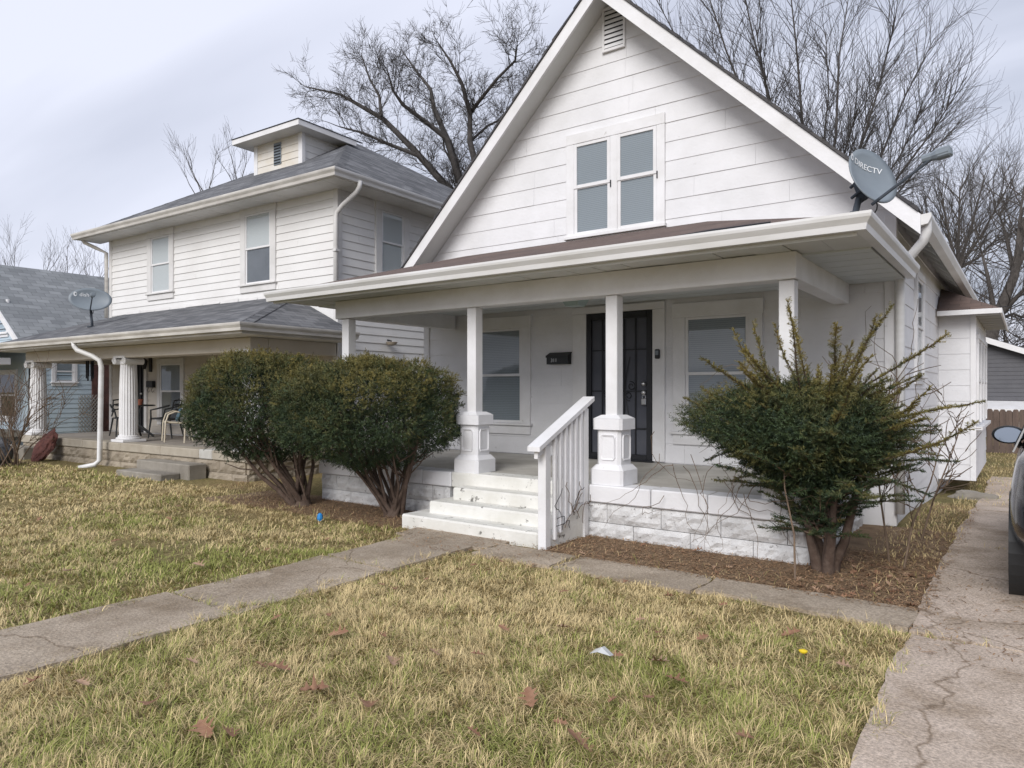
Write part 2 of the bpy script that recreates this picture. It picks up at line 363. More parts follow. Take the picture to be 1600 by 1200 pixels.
def ground_mat():
    m = bpy.data.materials.new('lawn_soil'); m.use_nodes = True; t = m.node_tree; n = t.nodes; p = n['Principled BSDF']; p.inputs['Roughness'].default_value = .95; p.inputs['Specular IOR Level'].default_value = .1
    c = n.new('ShaderNodeTexCoord')
    def ns(s, d=6):
        a = n.new('ShaderNodeTexNoise'); a.inputs['Scale'].default_value = s; a.inputs['Detail'].default_value = d; a.inputs['Roughness'].default_value = .65; t.links.new(c.outputs['Object'], a.inputs[0]); return a
    def ramp(src, p0, c0, p1, c1):
        r = n.new('ShaderNodeValToRGB'); r.color_ramp.elements[0].position = p0; r.color_ramp.elements[1].position = p1
        r.color_ramp.elements[0].color = (*c0, 1); r.color_ramp.elements[1].color = (*c1, 1); t.links.new(src, r.inputs[0]); return r
    a = ramp(ns(.8).outputs[0], .38, (.24, .215, .10), .62, (.36, .285, .15))
    b = ramp(ns(30, 4).outputs[0], .35, (.45, .42, .40), .7, (1.1, 1.08, 1.0))
    x = n.new('ShaderNodeMix'); x.data_type = 'RGBA'; x.blend_type = 'MULTIPLY'; x.inputs[0].default_value = 1
    t.links.new(a.outputs[0], x.inputs[6]); t.links.new(b.outputs[0], x.inputs[7]); t.links.new(x.outputs[2], p.inputs['Base Color'])
    bp = n.new('ShaderNodeBump'); bp.inputs['Strength'].default_value = .8; bp.inputs['Distance'].default_value = .03; t.links.new(ns(40).outputs[0], bp.inputs['Height']); t.links.new(bp.outputs[0], p.inputs['Normal'])
    return m
g = MB(); g.v = V; g.f = F; g.build('ground', ground_mat(), smooth=True, kind='structure')

def conc_mat(name, c1, c2, dirt):
    m = mat(name, c1, .9, c2, 1.4, 8, .6, 60, speck=(dirt, 1.7, .46, .68), grain=(55, .68, 1.25)); t = m.node_tree; n = t.nodes; p = n['Principled BSDF']; src = p.inputs['Base Color'].links[0].from_socket
    c = n.new('ShaderNodeTexCoord'); w_ = n.new('ShaderNodeTexNoise'); w_.inputs['Scale'].default_value = 2.5; w_.inputs['Detail'].default_value = 6; t.links.new(c.outputs['Object'], w_.inputs[0])
    a = n.new('ShaderNodeVectorMath'); a.operation = 'MULTIPLY_ADD'; a.inputs[1].default_value = (.5, .5, 0); t.links.new(w_.outputs['Color'], a.inputs[0]); t.links.new(c.outputs['Object'], a.inputs[2])
    v = n.new('ShaderNodeTexVoronoi'); v.feature = 'DISTANCE_TO_EDGE'; v.inputs['Scale'].default_value = .55; t.links.new(a.outputs[0], v.inputs[0])
    r = n.new('ShaderNodeValToRGB'); r.color_ramp.elements[0].position = .001; r.color_ramp.elements[1].position = .006; r.color_ramp.elements[0].color = (.52, .48, .42, 1); t.links.new(v.outputs['Distance'], r.inputs[0])
    x = n.new('ShaderNodeMix'); x.data_type = 'RGBA'; x.blend_type = 'MULTIPLY'; x.inputs[0].default_value = 1; t.links.new(src, x.inputs[6]); t.links.new(r.outputs[0], x.inputs[7]); t.links.new(x.outputs[2], p.inputs['Base Color']); return m
WALKM = conc_mat('walk_concrete', (.44, .365, .28), (.33, .27, .205), (.24, .185, .125))
DRIVEM = conc_mat('drive_concrete', (.58, .48, .395), (.46, .375, .30), (.33, .255, .185))
def wobble_slab(name, x0, y0, x1, y1, top, m, parent, seed, amp=.03, tilt=0, step=.12):
    """one concrete flag with an uneven, overgrown outline"""
    rd = random.Random(seed); P = []
    def edge(ax, ay, bx, by):
        L = math.hypot(bx - ax, by - ay); k = max(2, int(L / step)); nxv, nyv = -(by - ay) / L, (bx - ax) / L
        for i in range(k):
            t = i / k; d = noise.noise((ax + (bx - ax) * t * 1.0 + seed * 3.1, (ay + (by - ay) * t) * 1.0, seed)) * amp * 2.2 + rd.uniform(-amp, amp) * .35
            P.append((ax + (bx - ax) * t + nxv * d, ay + (by - ay) * t + nyv * d))
    edge(x0, y0, x1, y0); edge(x1, y0, x1, y1); edge(x1, y1, x0, y1); edge(x0, y1, x0, y0)
    cx, cy = (x0 + x1) / 2, (y0 + y1) / 2
    mb = MB(); n = len(P); z = lambda p: top + gz(p[0], p[1]) + tilt * (p[1] - cy)
    vs = [(p[0], p[1], z(p)) for p in P] + [(p[0], p[1], -.08 + gz(*p)) for p in P]
    mb.add(vs, [tuple(range(n))] + [(i, i + n, (i + 1) % n + n, (i + 1) % n) for i in range(n)])
    return mb.build(name, m, parent)
walk = bpy.data.objects.new('path', None); COL.objects.link(walk); walk.location = (0, 0, 0); walk['kind'] = 'structure'
ys = [-3.2, -1.7, -.2, 1.3, 2.8, 4.25, 5.35]
for i in range(len(ys) - 1): wobble_slab('flagstone', -5.22, ys[i] + .012, -4.36, ys[i + 1] - .012, .014 + .006 * (i % 2), WALKM, walk, 10 + i, .035, tilt=.006 * (-1) ** i)
xs = [-5.45, -4.2, -3.3, -2.05, -.60]
for i in range(len(xs) - 1): wobble_slab('flagstone', xs[i] + .012, 5.375 if i == 0 else 5.13, xs[i + 1] - .012, 5.80 if i == 0 else 5.60, .016 + .007 * (i % 2), WALKM, walk, 30 + i, .035)
drive = bpy.data.objects.new('driveway', None); COL.objects.link(drive); drive['kind'] = 'structure'
ys = [-6, -1.5, 1.8, 5.05, 8.2, 11.3, 14.4, 17.5]
for i in range(len(ys) - 1): wobble_slab('slab', -.60, ys[i] + .012, 2.9, ys[i + 1] - .012, .016 + .006 * (i % 2), DRIVEM, drive, 50 + i, .03, step=.1)

# ------------------------------------------------------------------ WHITE HOUSE
YW = 9.0; XL, XR = -8.39, -1.21; XC = -4.8; YB = 20.3
wh = thing('white_house', 'white one-storey gabled house with full-width front porch, nearest the camera', 'house', (XC, YW, 0), world=True)
RZ = 7.22; SL = .975                 # ridge height (top of roof) and roof slope
EXL, EXR = -8.68, -.93
roofz = lambda x: RZ - SL * abs(x - XC)
# wall core
mb = MB(); poly = [(XL + .02, YW + .02, gz(0, 9) - .1), (XR - .02, YW + .02, -.3), (XR - .02, YW + .02, roofz(XR) - .125), (XC, YW + .02, RZ - .125), (XL + .02, YW + .02, roofz(XL) - .125)]
mb.prism(poly, (0, YB - YW - .04, 0)); wall = mb.build('wall', WHITE, wh)
front = Plane((0, YW + .02, 0), (1, 0, 0), (0, -1, 0)); right = Plane((XR - .02, 0, 0), (0, 1, 0), (1, 0, 0)); leftp = Plane((XL + .02, 0, 0), (0, -1, 0), (-1, 0, 0))
W1 = (-7.19, -6.35, 1.04, 2.50); W2 = (-3.68, -2.84, 1.0, 2.50); DR = (-5.17, -4.17, .57, 2.60)
holes = [(W1[0] - .02, W1[1] + .02, W1[2] - .15, W1[3] + .17), (W2[0] - .02, W2[1] + .02, W2[2] - .15, W2[3] + .17), (DR[0] - .04, DR[1] + .04, .5, 2.73)]
siding(wall, front, WHITE, .55, 2.80, .262, lambda z: (XL, XR), holes, th=.014, seed=3)
siding(wall, front, WHITE, 2.80, 7.0, .262, lambda z: (max(XL, XC - (RZ - .15 - z) / SL), min(XR, XC + (RZ - .15 - z) / SL)), [(-5.42, -4.07, 3.64, 5.29)], th=.014, seed=4)
siding(wall, right, WHITE, -.02, 3.42, .262, lambda z: (YW, YB), [(13.9, 17.8, -.1, 2.75)], th=.014, joint=(1.8, 3.4), seed=5)
siding(wall, leftp, WHITE, .0, 3.42, .262, lambda z: (-YB, -YW), [], th=.014, joint=(2.5, 4), seed=6)
for x, d in ((XR, 1), (XL, -1)):
    c = MB(); c.box(x - .10 * d, YW - .012, .0, x + .022 * d, YW + .10, roofz(x) - .2, .004); c.build('corner_board', TRIM, wh)
# roof: two slopes with shingle surface
for d, xe in ((1, EXR), (-1, EXL)):
    n = MB(); th = .10
    n.prism([(XC, 8.60, RZ), (xe, 8.60, roofz(xe)), (xe, 8.60, roofz(xe) - th), (XC, 8.60, RZ - th)], (0, YB - 8.4, 0))
    rf = n.build('roof', SH_DARK, wh, roof_uv=True)
    k = MB(); k.prism([(XC, 8.572, RZ - .035), (xe + .02 * d, 8.572, roofz(xe) - .055), (xe + .02 * d, 8.572, roofz(xe) - .27), (XC, 8.572, RZ - .26)], (0, .04, 0)); k.build('rake_board', TRIM, rf)
    k = MB(); k.prism([(XC, 8.61, RZ - th - .02), (xe, 8.61, roofz(xe) - th - .02), (xe, 8.61, roofz(xe) - th - .04), (XC, 8.61, RZ - th - .04)], (0, .41, 0)); k.build('rake_soffit', SOFFIT, rf)
    # layered shingle edge along the rake
    for q in range(22):
        t0, t1 = q / 22, (q + 1) / 22; xa, xb = XC + (xe - XC) * t0, XC + (xe - XC) * t1
        s = MB(); s.prism([(xa, 8.55 + .006 * (q % 3), roofz(xa) + .006), (xb, 8.55 + .006 * (q % 3), roofz(xb) + .022), (xb, 8.55, roofz(xb) - .03), (xa, 8.55, roofz(xa) - .03)], (0, .3, 0)); s.build('shingle', SH_DARK, rf, roof_uv=True)
    # side gutter and exposed rafters
    gx0 = xe; e = roofz(xe) - .06
    s = MB(); pr = [(gx0, e), (gx0 + .115 * d, e + .012), (gx0 + .118 * d, e - .03), (gx0 + .085 * d, e - .10), (gx0, e - .115)]
    s.prism([(a, 8.60, b) for a, b in pr], (0, YB - 8.4, 0)); s.build('gutter', GUTTER, rf)
    wx = XR if d > 0 else XL
    for i in range(19):
        yy = 9.35 + i * .58
        s = MB(); s.prism([(wx, yy, roofz(wx) - th - .02), (xe - .02 * d, yy, roofz(xe - .02 * d) - th - .02), (xe - .02 * d, yy, roofz(xe) - th - .08), (wx, yy, roofz(wx) - th - .15)], (0, .045, 0)); s.build('rafter', SOFFIT, rf)
# gable window pair
pw = MB()
pbox(pw, front, -5.53, -3.97, .0165, .045, 5.15, 5.30, .004); pbox(pw, front, -5.53, -5.40, .013, .043, 3.80, 5.148, .004); pbox(pw, front, -4.09, -3.97, .013, .043, 3.80, 5.148, .004); pbox(pw, front, -4.80, -4.69, .013, .043, 3.80, 5.148, .004)
pbox(pw, front, -5.55, -3.95, .013, .085, 3.75, 3.798, .005); pbox(pw, front, -5.53, -3.97, .013, .04, 3.62, 3.748, .004)
gw = pw.build('gable_window', TRIM, wh)
for u0, u1 in ((-5.40, -4.80), (-4.69, -4.09)):
    for a, b, n in ((4.49, 5.145, .022), (3.80, 4.525, .010)):
        s = MB(); e = .05; n1 = n + .022
        pbox(s, front, u0 + .001, u0 + e, n, n1, a, b, .003); pbox(s, front, u1 - e, u1 - .001, n, n1, a, b, .003); pbox(s, front, u0 + e, u1 - e, n + .001, n1 - .001, b - .045, b - .001, .003); pbox(s, front, u0 + e, u1 - e, n + .001, n1 - .001, a + .001, a + .05, .003)
        s.build('sash', TRIM, gw); s = MB(); pbox(s, front, u0 + e - .003, u1 - e + .003, n + .008, n + .011, a + .045, b - .04); s.build('pane', GLASS, gw)
        s = MB(); pbox(s, front, u0 + e - .003, u1 - e + .003, n - .003, n + .001, a + .045, b - .04); s.build('blind', BLIND, gw)
    s = MB(); pbox(s, front, u1 + .005, u1 + .02, .043, .055, 4.42, 4.52); s.build('latch', BLACKM, gw)
# gable vent with louvres
v = MB(); pbox(v, front, -4.93, -4.90, .012, .04, 6.40, 6.96, .003); pbox(v, front, -4.60, -4.57, .012, .04, 6.40, 6.96, .003); pbox(v, front, -4.93, -4.57, .012, .045, 6.96, 7.0, .003); pbox(v, front, -4.93, -4.57, .012, .05, 6.36, 6.40, .003)
vo = v.build('gable_vent', TRIM, wh)
v = MB(); pbox(v, front, -4.90, -4.60, .011, .014, 6.40, 6.96); v.build('backing', DARKIN, vo)
for i in range(8):
    z = 6.415 + i * .068; v = MB(); v.prism([front.P(-4.90, .016, z + .045), front.P(-4.90, .036, z), front.P(-4.90, .036, z + .012), front.P(-4.90, .016, z + .057)], (.30, 0, 0)); v.build('louvre', TRIM, vo)
# porch windows
for (a, b, c, d) in (W1, W2): window(wh, front, a, b, c, d, cas=.17, header=.02, split=.5, name='porch_window')
# door: casing, security storm door with bars
d = MB()
pbox(d, front, -5.42, DR[0] - .02, .012, .045, .56, 2.64, .004); pbox(d, front, DR[1] + .02, -3.97, .012, .045, .56, 2.64, .004); pbox(d, front, -5.42, -3.97, .012, .05, 2.642, 2.74, .004)
dc = d.build('door_casing', TRIM, wh)
d = MB(); pbox(d, front, DR[0] - .02, DR[1] + .02, -.02, .006, .56, 2.64); dr = d.build('door', SCREEN, wh)
d = MB(); f0, f1 = .012, .05
for a, b, c, e in ((DR[0] - .015, DR[0] + .065, .565, 2.63), (DR[1] - .065, DR[1] + .015, .565, 2.63)): pbox(d, front, a, b, f0, f1, c, e, .004)
pbox(d, front, DR[0] + .066, DR[1] - .066, f0, f1 - .002, 2.54, 2.63, .004); pbox(d, front, DR[0] + .066, DR[1] - .066, f0, f1 - .002, .565, .64, .004)
d.build('security_frame', BLACKM, dr)
x = DR[0] + .066; wd = DR[1] - .066 - x
for i in range(1, 5): s = MB(); pbox(s, front, x + wd * i / 5 - .008, x + wd * i / 5 + .008, .018, .034, .64, 2.54); s.build('bar', BLACKM, dr)
for z in (1.0, 1.52, 2.10): s = MB(); pbox(s, front, x, x + wd, .020, .032, z - .009, z + .009); s.build('bar', BLACKM, dr)
for cx in (x + wd * .3, x + wd * .7):
    for sgn in (-1, 1):
        pts = []
        for k in range(30):
            a = k / 29 * 2.6 * math.pi; r = .02 + .045 * (k / 29); pts.append(front.P(cx + sgn * .02 + r * math.cos(a) * sgn, .026, 1.52 + sgn * (.07 + r * math.sin(a))))
        s = MB(); s.tube(pts, .006, 5); s.build('scroll', BLACKM, dr)
    pts = [front.P(cx - .07 * math.sin(k / 12 * math.pi), .026, 1.1 + .9 * k / 12) for k in range(13)]; s = MB(); s.tube(pts, .006, 5); s.build('scroll', BLACKM, dr)
for z, r in ((1.62, .032), (1.50, .036)):
    s = MB(); s.lathe([(r, 0), (r, .02), (r * .75, .045), (.01, .05)], (0, 0, 0), 14); s.v = [front.P(DR[1] - .10 + a, .045 + c, z + b) for a, b, c in s.v]; s.build('lock', CHROME, dr, smooth=True)
s = MB(); pbox(s, front, DR[1] - .13, DR[1] - .06, .05, .085, 1.33, 1.42, .008); s.tube([front.P(DR[1] - .12, .065, 1.42), front.P(DR[1] - .12, .065, 1.46), front.P(DR[1] - .07, .065, 1.46), front.P(DR[1] - .07, .065, 1.42)], .006, 6); s.build('lockbox', CHROME, dr)
s = MB(); pbox(s, front, DR[0] - .03, DR[1] + .03, .0, .09, .547, .568, .004); s.build('threshold', BLACKM, dr)

# ---- porch
YP = 6.5; PX0, PX1 = -8.08, -1.5; HP = .545
fl = MB(); fl.box(PX0 + .04, YP + .03, .36, PX1 - .04, YW + .01, HP - .004); pf = fl.build('porch_floor', FLOORP, wh)
# edge slabs, each a poured length with a joint
xs = [PX0, -7.3, -6.1, -5.62, -3.72, -3.02, -2.44, PX1]
for i in range(len(xs) - 1):
    s = MB(); s.box(xs[i] + .004, YP - .02 + .004 * (i % 2), .365, xs[i + 1] - .004, YP + .26, HP + .003 * (i % 2), .012); s.build('edge_slab', STEPP if i == 3 else WHITE, pf)
for x0, x1 in ((PX0 - .02, PX0 + .2), (PX1 - .2, PX1 + .02)):
    for q, (ya, yb) in enumerate(((YP + .27, 7.5), (7.508, YW - .02))): s = MB(); s.box(x0, ya, .365, x1, yb, HP + .002, .012); s.build('edge_slab', WHITE, pf)
# rock-faced block foundation: each block its own piece
def rock_block(L, H, seed, D=.18, rough=.034):
    rd = random.Random(seed); nx_, nz_ = 9, 4; vs = []; fs = []
    for j in range(nz_ + 1):
        for i in range(nx_ + 1):
            ed = i in (0, nx_) or j in (0, nz_); vs.append((L * i / nx_, 0 if ed else -rd.uniform(.2, 1) * rough, H * j / nz_))
    for j in range(nz_):
        for i in range(nx_): a = j * (nx_ + 1) + i; fs.append((a, a + 1, a + nx_ + 2, a + nx_ + 1))
    o = len(vs); vs += [(0, D, 0), (L, D, 0), (L, D, H), (0, D, H)]; c = [0, nx_, (nx_ + 1) * (nz_ + 1) - 1, (nx_ + 1) * nz_]
    fs += [(o, o + 3, o + 2, o + 1)]
    fs += [tuple(range(nx_, -1, -1)) + (o, o + 1), tuple(range(c[3], c[2] + 1)) + (o + 2, o + 3)]
    fs += [tuple(j * (nx_ + 1) for j in range(nz_ + 1)) + (o + 3, o), tuple(j * (nx_ + 1) + nx_ for j in range(nz_, -1, -1)) + (o + 1, o + 2)]
    return vs, fs
def block_wall(parent, m, P0, ux, ln, L, z0, H, rows, name='block', seed=0, D=.18, rough=.036, join=.006):
    P0 = Vector(P0); ux = Vector(ux).normalized(); ny = Vector((-ux.y, ux.x, 0)); meshes = []
    def mk(l, h, s):
        vs, fs = rock_block(l - join, h - join, s, D, rough); return vs, fs
    for r in range(rows):
        x = -L / 2 if r % 2 else 0; i = 0
        while x < ln - .01:
            a, b = max(x, 0), min(x + L, ln)
            if b - a > .05:
                vs, fs = mk(b - a, H, seed + r * 37 + i % 5)
                k = MB(); k.add([tuple(P0 + ux * (a + join / 2 + p[0]) + ny * p[1] + Vector((0, 0, z0 + r * H + join / 2 + p[2]))) for p in vs], fs); k.build(name, m, parent)
            x += L; i += 1
fb = MB(); fb.box(PX0 + .10, YP + .12, -.25, PX1 - .10, YW, .36); fnd = fb.build('porch_foundation', BLOCKP, wh)
for a, b in ((PX0 + .03, -5.66), (-3.82, PX1 - .03)):
    block_wall(fnd, BLOCKP, (a, YP + .02, 0), (1, 0, 0), b - a, .60, -.045, .202, 2, seed=3)
block_wall(fnd, BLOCKP, (PX1 - .03, YP + .06, 0), (0, 1, 0), YW - YP - .08, .60, -.045, .202, 2, seed=60)
# pedestals and posts
POSTS = [(-7.70, 'p'), (-5.43, 'p'), (-3.535, 'p'), (-1.76, 'p')]
PY = YP + .205
def oct_ped(mb, cx, cy, z0, z1, h, ch):
    P = [(cx - h + ch, cy - h), (cx + h - ch, cy - h), (cx + h, cy - h + ch), (cx + h, cy + h - ch), (cx + h - ch, cy + h), (cx - h + ch, cy + h), (cx - h, cy + h - ch), (cx - h, cy - h + ch)]
    mb.prism([(a, b, z0) for a, b in P], (0, 0, z1 - z0)); return mb
for cx, _ in POSTS:
    s = MB(); oct_ped(s, cx, PY, .75, 1.12, .138, .03); pd = s.build('pedestal', WHITE, wh)
    s = MB(); oct_ped(s, cx, PY, HP + .002, .70, .19, .028)
    o = len(s.v); b = [(cx - .19 + .03, PY - .19), (cx + .162, PY - .19), (cx + .19, PY - .162), (cx + .19, PY + .162), (cx + .162, PY + .19), (cx - .162, PY + .19), (cx - .19, PY + .162), (cx - .19, PY - .162)]
    s.add([(p[0], p[1], .701) for p in b] + [(cx + (p[0] - cx) * .78, PY + (p[1] - PY) * .78, .752) for p in b], [(i, (i + 1) % 8, (i + 1) % 8 + 8, i + 8) for i in range(8)] + [tuple(range(8, 16))]); s.build('base', WHITE, pd)
    s = MB(); oct_ped(s, cx, PY, 1.121, 1.235, .172, .028); s.add([(cx + a * .16, PY + b_ * .16, 1.236) for a, b_ in ((-1, -1), (1, -1), (1, 1), (-1, 1))] + [(cx + a * .10, PY + b_ * .10, 1.272) for a, b_ in ((-1, -1), (1, -1), (1, 1), (-1, 1))], [(0, 1, 5, 4), (1, 2, 6, 5), (2, 3, 7, 6), (3, 0, 4, 7), (4, 5, 6, 7)]); s.build('cap', WHITE, pd)
    # sunk panels on the visible faces: raised ring round a recess
    for pl_ in (Plane((cx, PY - .138, 0), (1, 0, 0), (0, -1, 0)), Plane((cx + .138, PY, 0), (0, 1, 0), (1, 0, 0))):
        ring = [(-.07, .80), (.07, .80), (.088, .83), (.088, 1.04), (.07, 1.07), (-.07, 1.07), (-.088, 1.04), (-.088, .83)]
        inn = [(a * .78, .935 + (b_ - .935) * .82) for a, b_ in ring]; s = MB()
        s.add([pl_.P(a, .001, b_) for a, b_ in ring] + [pl_.P(a * .95, .014, .935 + (b_ - .935) * .96) for a, b_ in ring] + [pl_.P(a, .002, b_) for a, b_ in inn],
              [(i, (i + 1) % 8, (i + 1) % 8 + 8, i + 8) for i in range(8)] + [(i + 8, (i + 1) % 8 + 8, (i + 1) % 8 + 16, i + 16) for i in range(8)]); s.build('panel', WHITE, pd)
    s = MB(); s.box(cx - .068, PY - .068, 1.262, cx + .068, PY + .068, 2.53, .006); s.build('post', TRIM, wh)
# beams
BY0, BY1 = PY - .11, PY + .11
s = MB(); s.box(-7.86, BY0, 2.531, -1.665, BY1, 2.775, .006); s.build('beam', TRIM, wh)
for x in (-7.76, -1.76): s = MB(); s.box(x - .085, BY1 + .003, 2.54, x + .085, YW - .03, 2.772, .006); s.build('beam', TRIM, wh)
# ceiling boards inside, soffit panels outside
n = 13
for i in range(n):
    ya, yb = BY1 + (YW - BY1) * i / n, BY1 + (YW - BY1) * (i + 1) / n
    s = MB(); s.box(-8.5, ya + .003, 2.762 if i % 2 else 2.764, -1.10, yb - .003, 2.80); s.build('ceiling_board', CEIL, wh)
EY = 6.08; EX0, EX1 = -8.56, -1.08; EZ = 2.90
n = 24
for i in range(n):
    xa, xb = EX0 + (EX1 - EX0) * i / n, EX0 + (EX1 - EX0) * (i + 1) / n; j = random.uniform(-.004, .004)
    s = MB(); s.box(xa + .004, EY + .02, 2.779 + j, xb - .004, BY1 + .01, 2.80 + j); s.build('soffit_board', SOFFIT, wh)
s = MB(); s.box(EX0, EY + .005, 2.742, EX1, EY + .03, 2.81); s.build('fascia', SOFFIT, wh)
# porch roof (low hip) and its gutters
TZ = 3.74; hx = 2.3
def hip(mb, th=.0):
    a, b, c, d = (EX0, EY, EZ), (EX1, EY, EZ), (EX1, YW, EZ), (EX0, YW, EZ); e, f = (EX1 - hx, YW, TZ), (EX0 + hx * .45, YW, TZ)
    mb.add([a, b, c, d, e, f], [(0, 1, 4, 5), (1, 2, 4), (0, 5, 3)]); lo = [(p[0], p[1], p[2] - .1) for p in (a, b, c, d, e, f)]
    mb.add(lo, [(0, 1, 4, 5), (1, 2, 4), (0, 5, 3)]); return mb
s = hip(MB()); pr_ = s.build('porch_roof', SH_BROWN, wh, roof_uv=True)
def gutter_run(p0, p1, outn, parent, m=GUTTER, w_=.125, h=.125, name='gutter', m0=0, m1=0):
    """K-style gutter: ogee front, open top with a rolled lip"""
    p0, p1, outn = Vector(p0), Vector(p1), Vector(outn)
    prof = [(0, 0), (0, -h), (w_ * .62, -h), (w_ * .70, -h * .62), (w_ * .95, -h * .28), (w_, -h * .10), (w_, .008), (w_ * .90, .010), (w_ * .88, -.012), (w_ * .80, -h * .3), (w_ * .55, -h * .85), (.008, -h * .85), (.008, 0)]
    k = len(prof); vs = []
    al = (p1 - p0).normalized()
    for p, mm in ((p0, -m0), (p1, m1)): vs += [tuple(p + outn * a + al * (a * mm) + Vector((0, 0, b))) for a, b in prof]
    q = MB(); q.add(vs, [(i, (i + 1) % k, (i + 1) % k + k, i + k) for i in range(k)] + [(0, 1, 2, 3, 4, 5, 9, 10, 11, 12), tuple(i + k for i in (12, 11, 10, 9, 5, 4, 3, 2, 1, 0))]); return q.build(name, m, parent)
gutter_run((EX0 - .05, EY + .003, EZ - .005), (EX1, EY, EZ - .005), (0, -1, 0), pr_, m1=1)
gutter_run((EX1, EY, EZ - .005), (EX1, YW - .03, EZ - .005), (1, 0, 0), pr_, m0=1)
# roll of old flashing on the right of the porch roof edge, missing soffit strip
s = MB(); s.tube([(-2.9, 6.2, 2.945), (-2.3, 6.16, 2.95), (-1.75, 6.12, 2.948)], [.006, .016, .008], 6); s.build('loose_flashing', BLACKM, pr_)
# downspout at the right front corner
def spout(pts, r, parent, m, name='downspout', n=4):
    s = MB(); s.tube(pts, r, 10); return s.build(name, m, parent, smooth=True)
gxr = EXR + .06; ez = roofz(EXR) - .17
spout([(gxr, 8.72, ez + .08), (gxr, 8.72, ez - .06), (gxr - .03, 8.75, ez - .14), (XR + .17, 8.86, ez - .28), (XR + .075, 8.94, ez - .38), (XR + .06, 8.96, ez - .5), (XR + .06, 8.96, 2.0), (XR + .06, 8.96, .15)], .05, wh, GUTTER)
# steps
ST = [(-5.72, 5.74, .0, .137), (-5.52, 5.98, .137, .272), (-5.38, 6.23, .272, .408)]
stp = None
for i, (x0, y0, za, zb) in enumerate(ST):
    s = MB(); s.box(x0, y0, -.1, -3.86, YP + .0, zb, .018)
    if i == 0: stp = s.build('steps', STEPP, wh)
    else: s.v = [(a, b, max(c, ST[i][2] + .001)) for a, b, c in s.v]; s.build('step', STEPP, stp)
# hand rail
HX = -3.76
hr = MB(); hr.box(HX - .045, 5.66, -.05, HX + .045, 5.75, 1.0, .004); hrail = hr.build('handrail', TRIM, wh)
s = MB(); s.box(HX - .045, 6.40, .0, HX + .045, 6.48, 1.34, .004); s.build('rail_post', TRIM, hrail)
rz_ = lambda y: .99 + (y - 5.6) * (1.42 - .99) / (6.56 - 5.6)
s = MB(); s.prism([(HX - .07, 5.52, rz_(5.52)), (HX - .07, 6.56, rz_(6.56)), (HX - .07, 6.56, rz_(6.56) + .045), (HX - .07, 5.52, rz_(5.52) + .045)], (.14, 0, 0)); s.build('top_rail', TRIM, hrail)
s = MB(); s.prism([(HX - .02, 5.56, rz_(5.56) - .09), (HX - .02, 6.50, rz_(6.50) - .09), (HX - .02, 6.50, rz_(6.50) - .002), (HX - .02, 5.56, rz_(5.56) - .002)], (.04, 0, 0)); s.build('under_rail', TRIM, hrail)
for i in range(6):
    y = 5.83 + i * .098; s = MB(); s.box(HX + .021, y - .02, .10 + i * .055 + random.uniform(-.03, .03), HX + .058, y + .02, rz_(y) - .01, .003); s.build('baluster', TRIM, hrail)
s = MB(); s.prism([(HX - .03, 5.76, .0), (HX - .03, 6.46, .0), (HX - .03, 6.46, .36), (HX - .03, 5.76, .12)], (.05, 0, 0)); s.build('stringer', STEPP, hrail)
# side bay with its own little roof
bx0, bx1, by0, by1, bz0, bz1 = XR, -.69, 13.9, 17.8, .04, 2.78
s = MB(); s.box(bx0 - .02, by0 + .015, bz0, bx1 - .015, by1, bz1); bay = s.build('bay', WHITE, wh)
bf = Plane((0, by0 + .015, 0), (1, 0, 0), (0, -1, 0)); br = Plane((bx1 - .015, 0, 0), (0, 1, 0), (1, 0, 0))
siding(bay, bf, WHITE, bz0, bz1, .262, lambda z: (bx0, bx1 - .06), [], th=.014, seed=9, joint=(3, 4)); siding(bay, br, WHITE, bz0, bz1, .262, lambda z: (by0 + .06, by1), [(14.3, 17.3, .95, 2.45)], th=.014, seed=10)
s = MB(); s.box(bx1 - .07, by0 - .012, bz0, bx1 + .012, by0 + .07, bz1, .004); s.build('corner_board', TRIM, bay)
for i in range(3): 
    q = window(wh, br, 14.35 + i * 1.02, 15.15 + i * 1.02, .98, 2.40, cas=.09, sill=False, name='bay_window')
s = MB(); s.box(bx1 - .01, 14.2, .86, bx1 + .09, 17.5, .92, .006); s.build('bay_sill', TRIM, bay)
s = MB(); a, b, c, d = (bx0, by0 - .35, bz1 + .05), (bx1 + .35, by0 - .35, bz1 + .05), (bx1 + .35, by1 + .3, bz1 + .05), (bx0, by1 + .3, bz1 + .05); e, f = (bx0, by0 + .5, bz1 + .52), (bx0, by1 - .4, bz1 + .52)
s.add([a, b, c, d, e, f], [(0, 1, 4), (1, 2, 5, 4), (2, 3, 5), (0, 3, 2, 1)]); bro = s.build('bay_roof', SH_BROWN, bay, roof_uv=True)
s = MB(); s.box(bx0 + .01, by0 - .37, bz1 - .03, bx1 + .37, by0 - .345, bz1 + .05, .003); s.box(bx1 + .345, by0 - .344, bz1 - .03, bx1 + .372, by1 + .3, bz1 + .049, .003); s.build('bay_fascia', TRIM, bay)
for i in range(8): s = MB(); y = by0 - .1 + i * .5; s.box(bx1, y, bz1 - .03, bx1 + .34, y + .05, bz1 + .03); s.build('rafter', SOFFIT, bay)
window(wh, right, 10.9, 11.6, 1.75, 3.05, cas=.1, name='side_window')

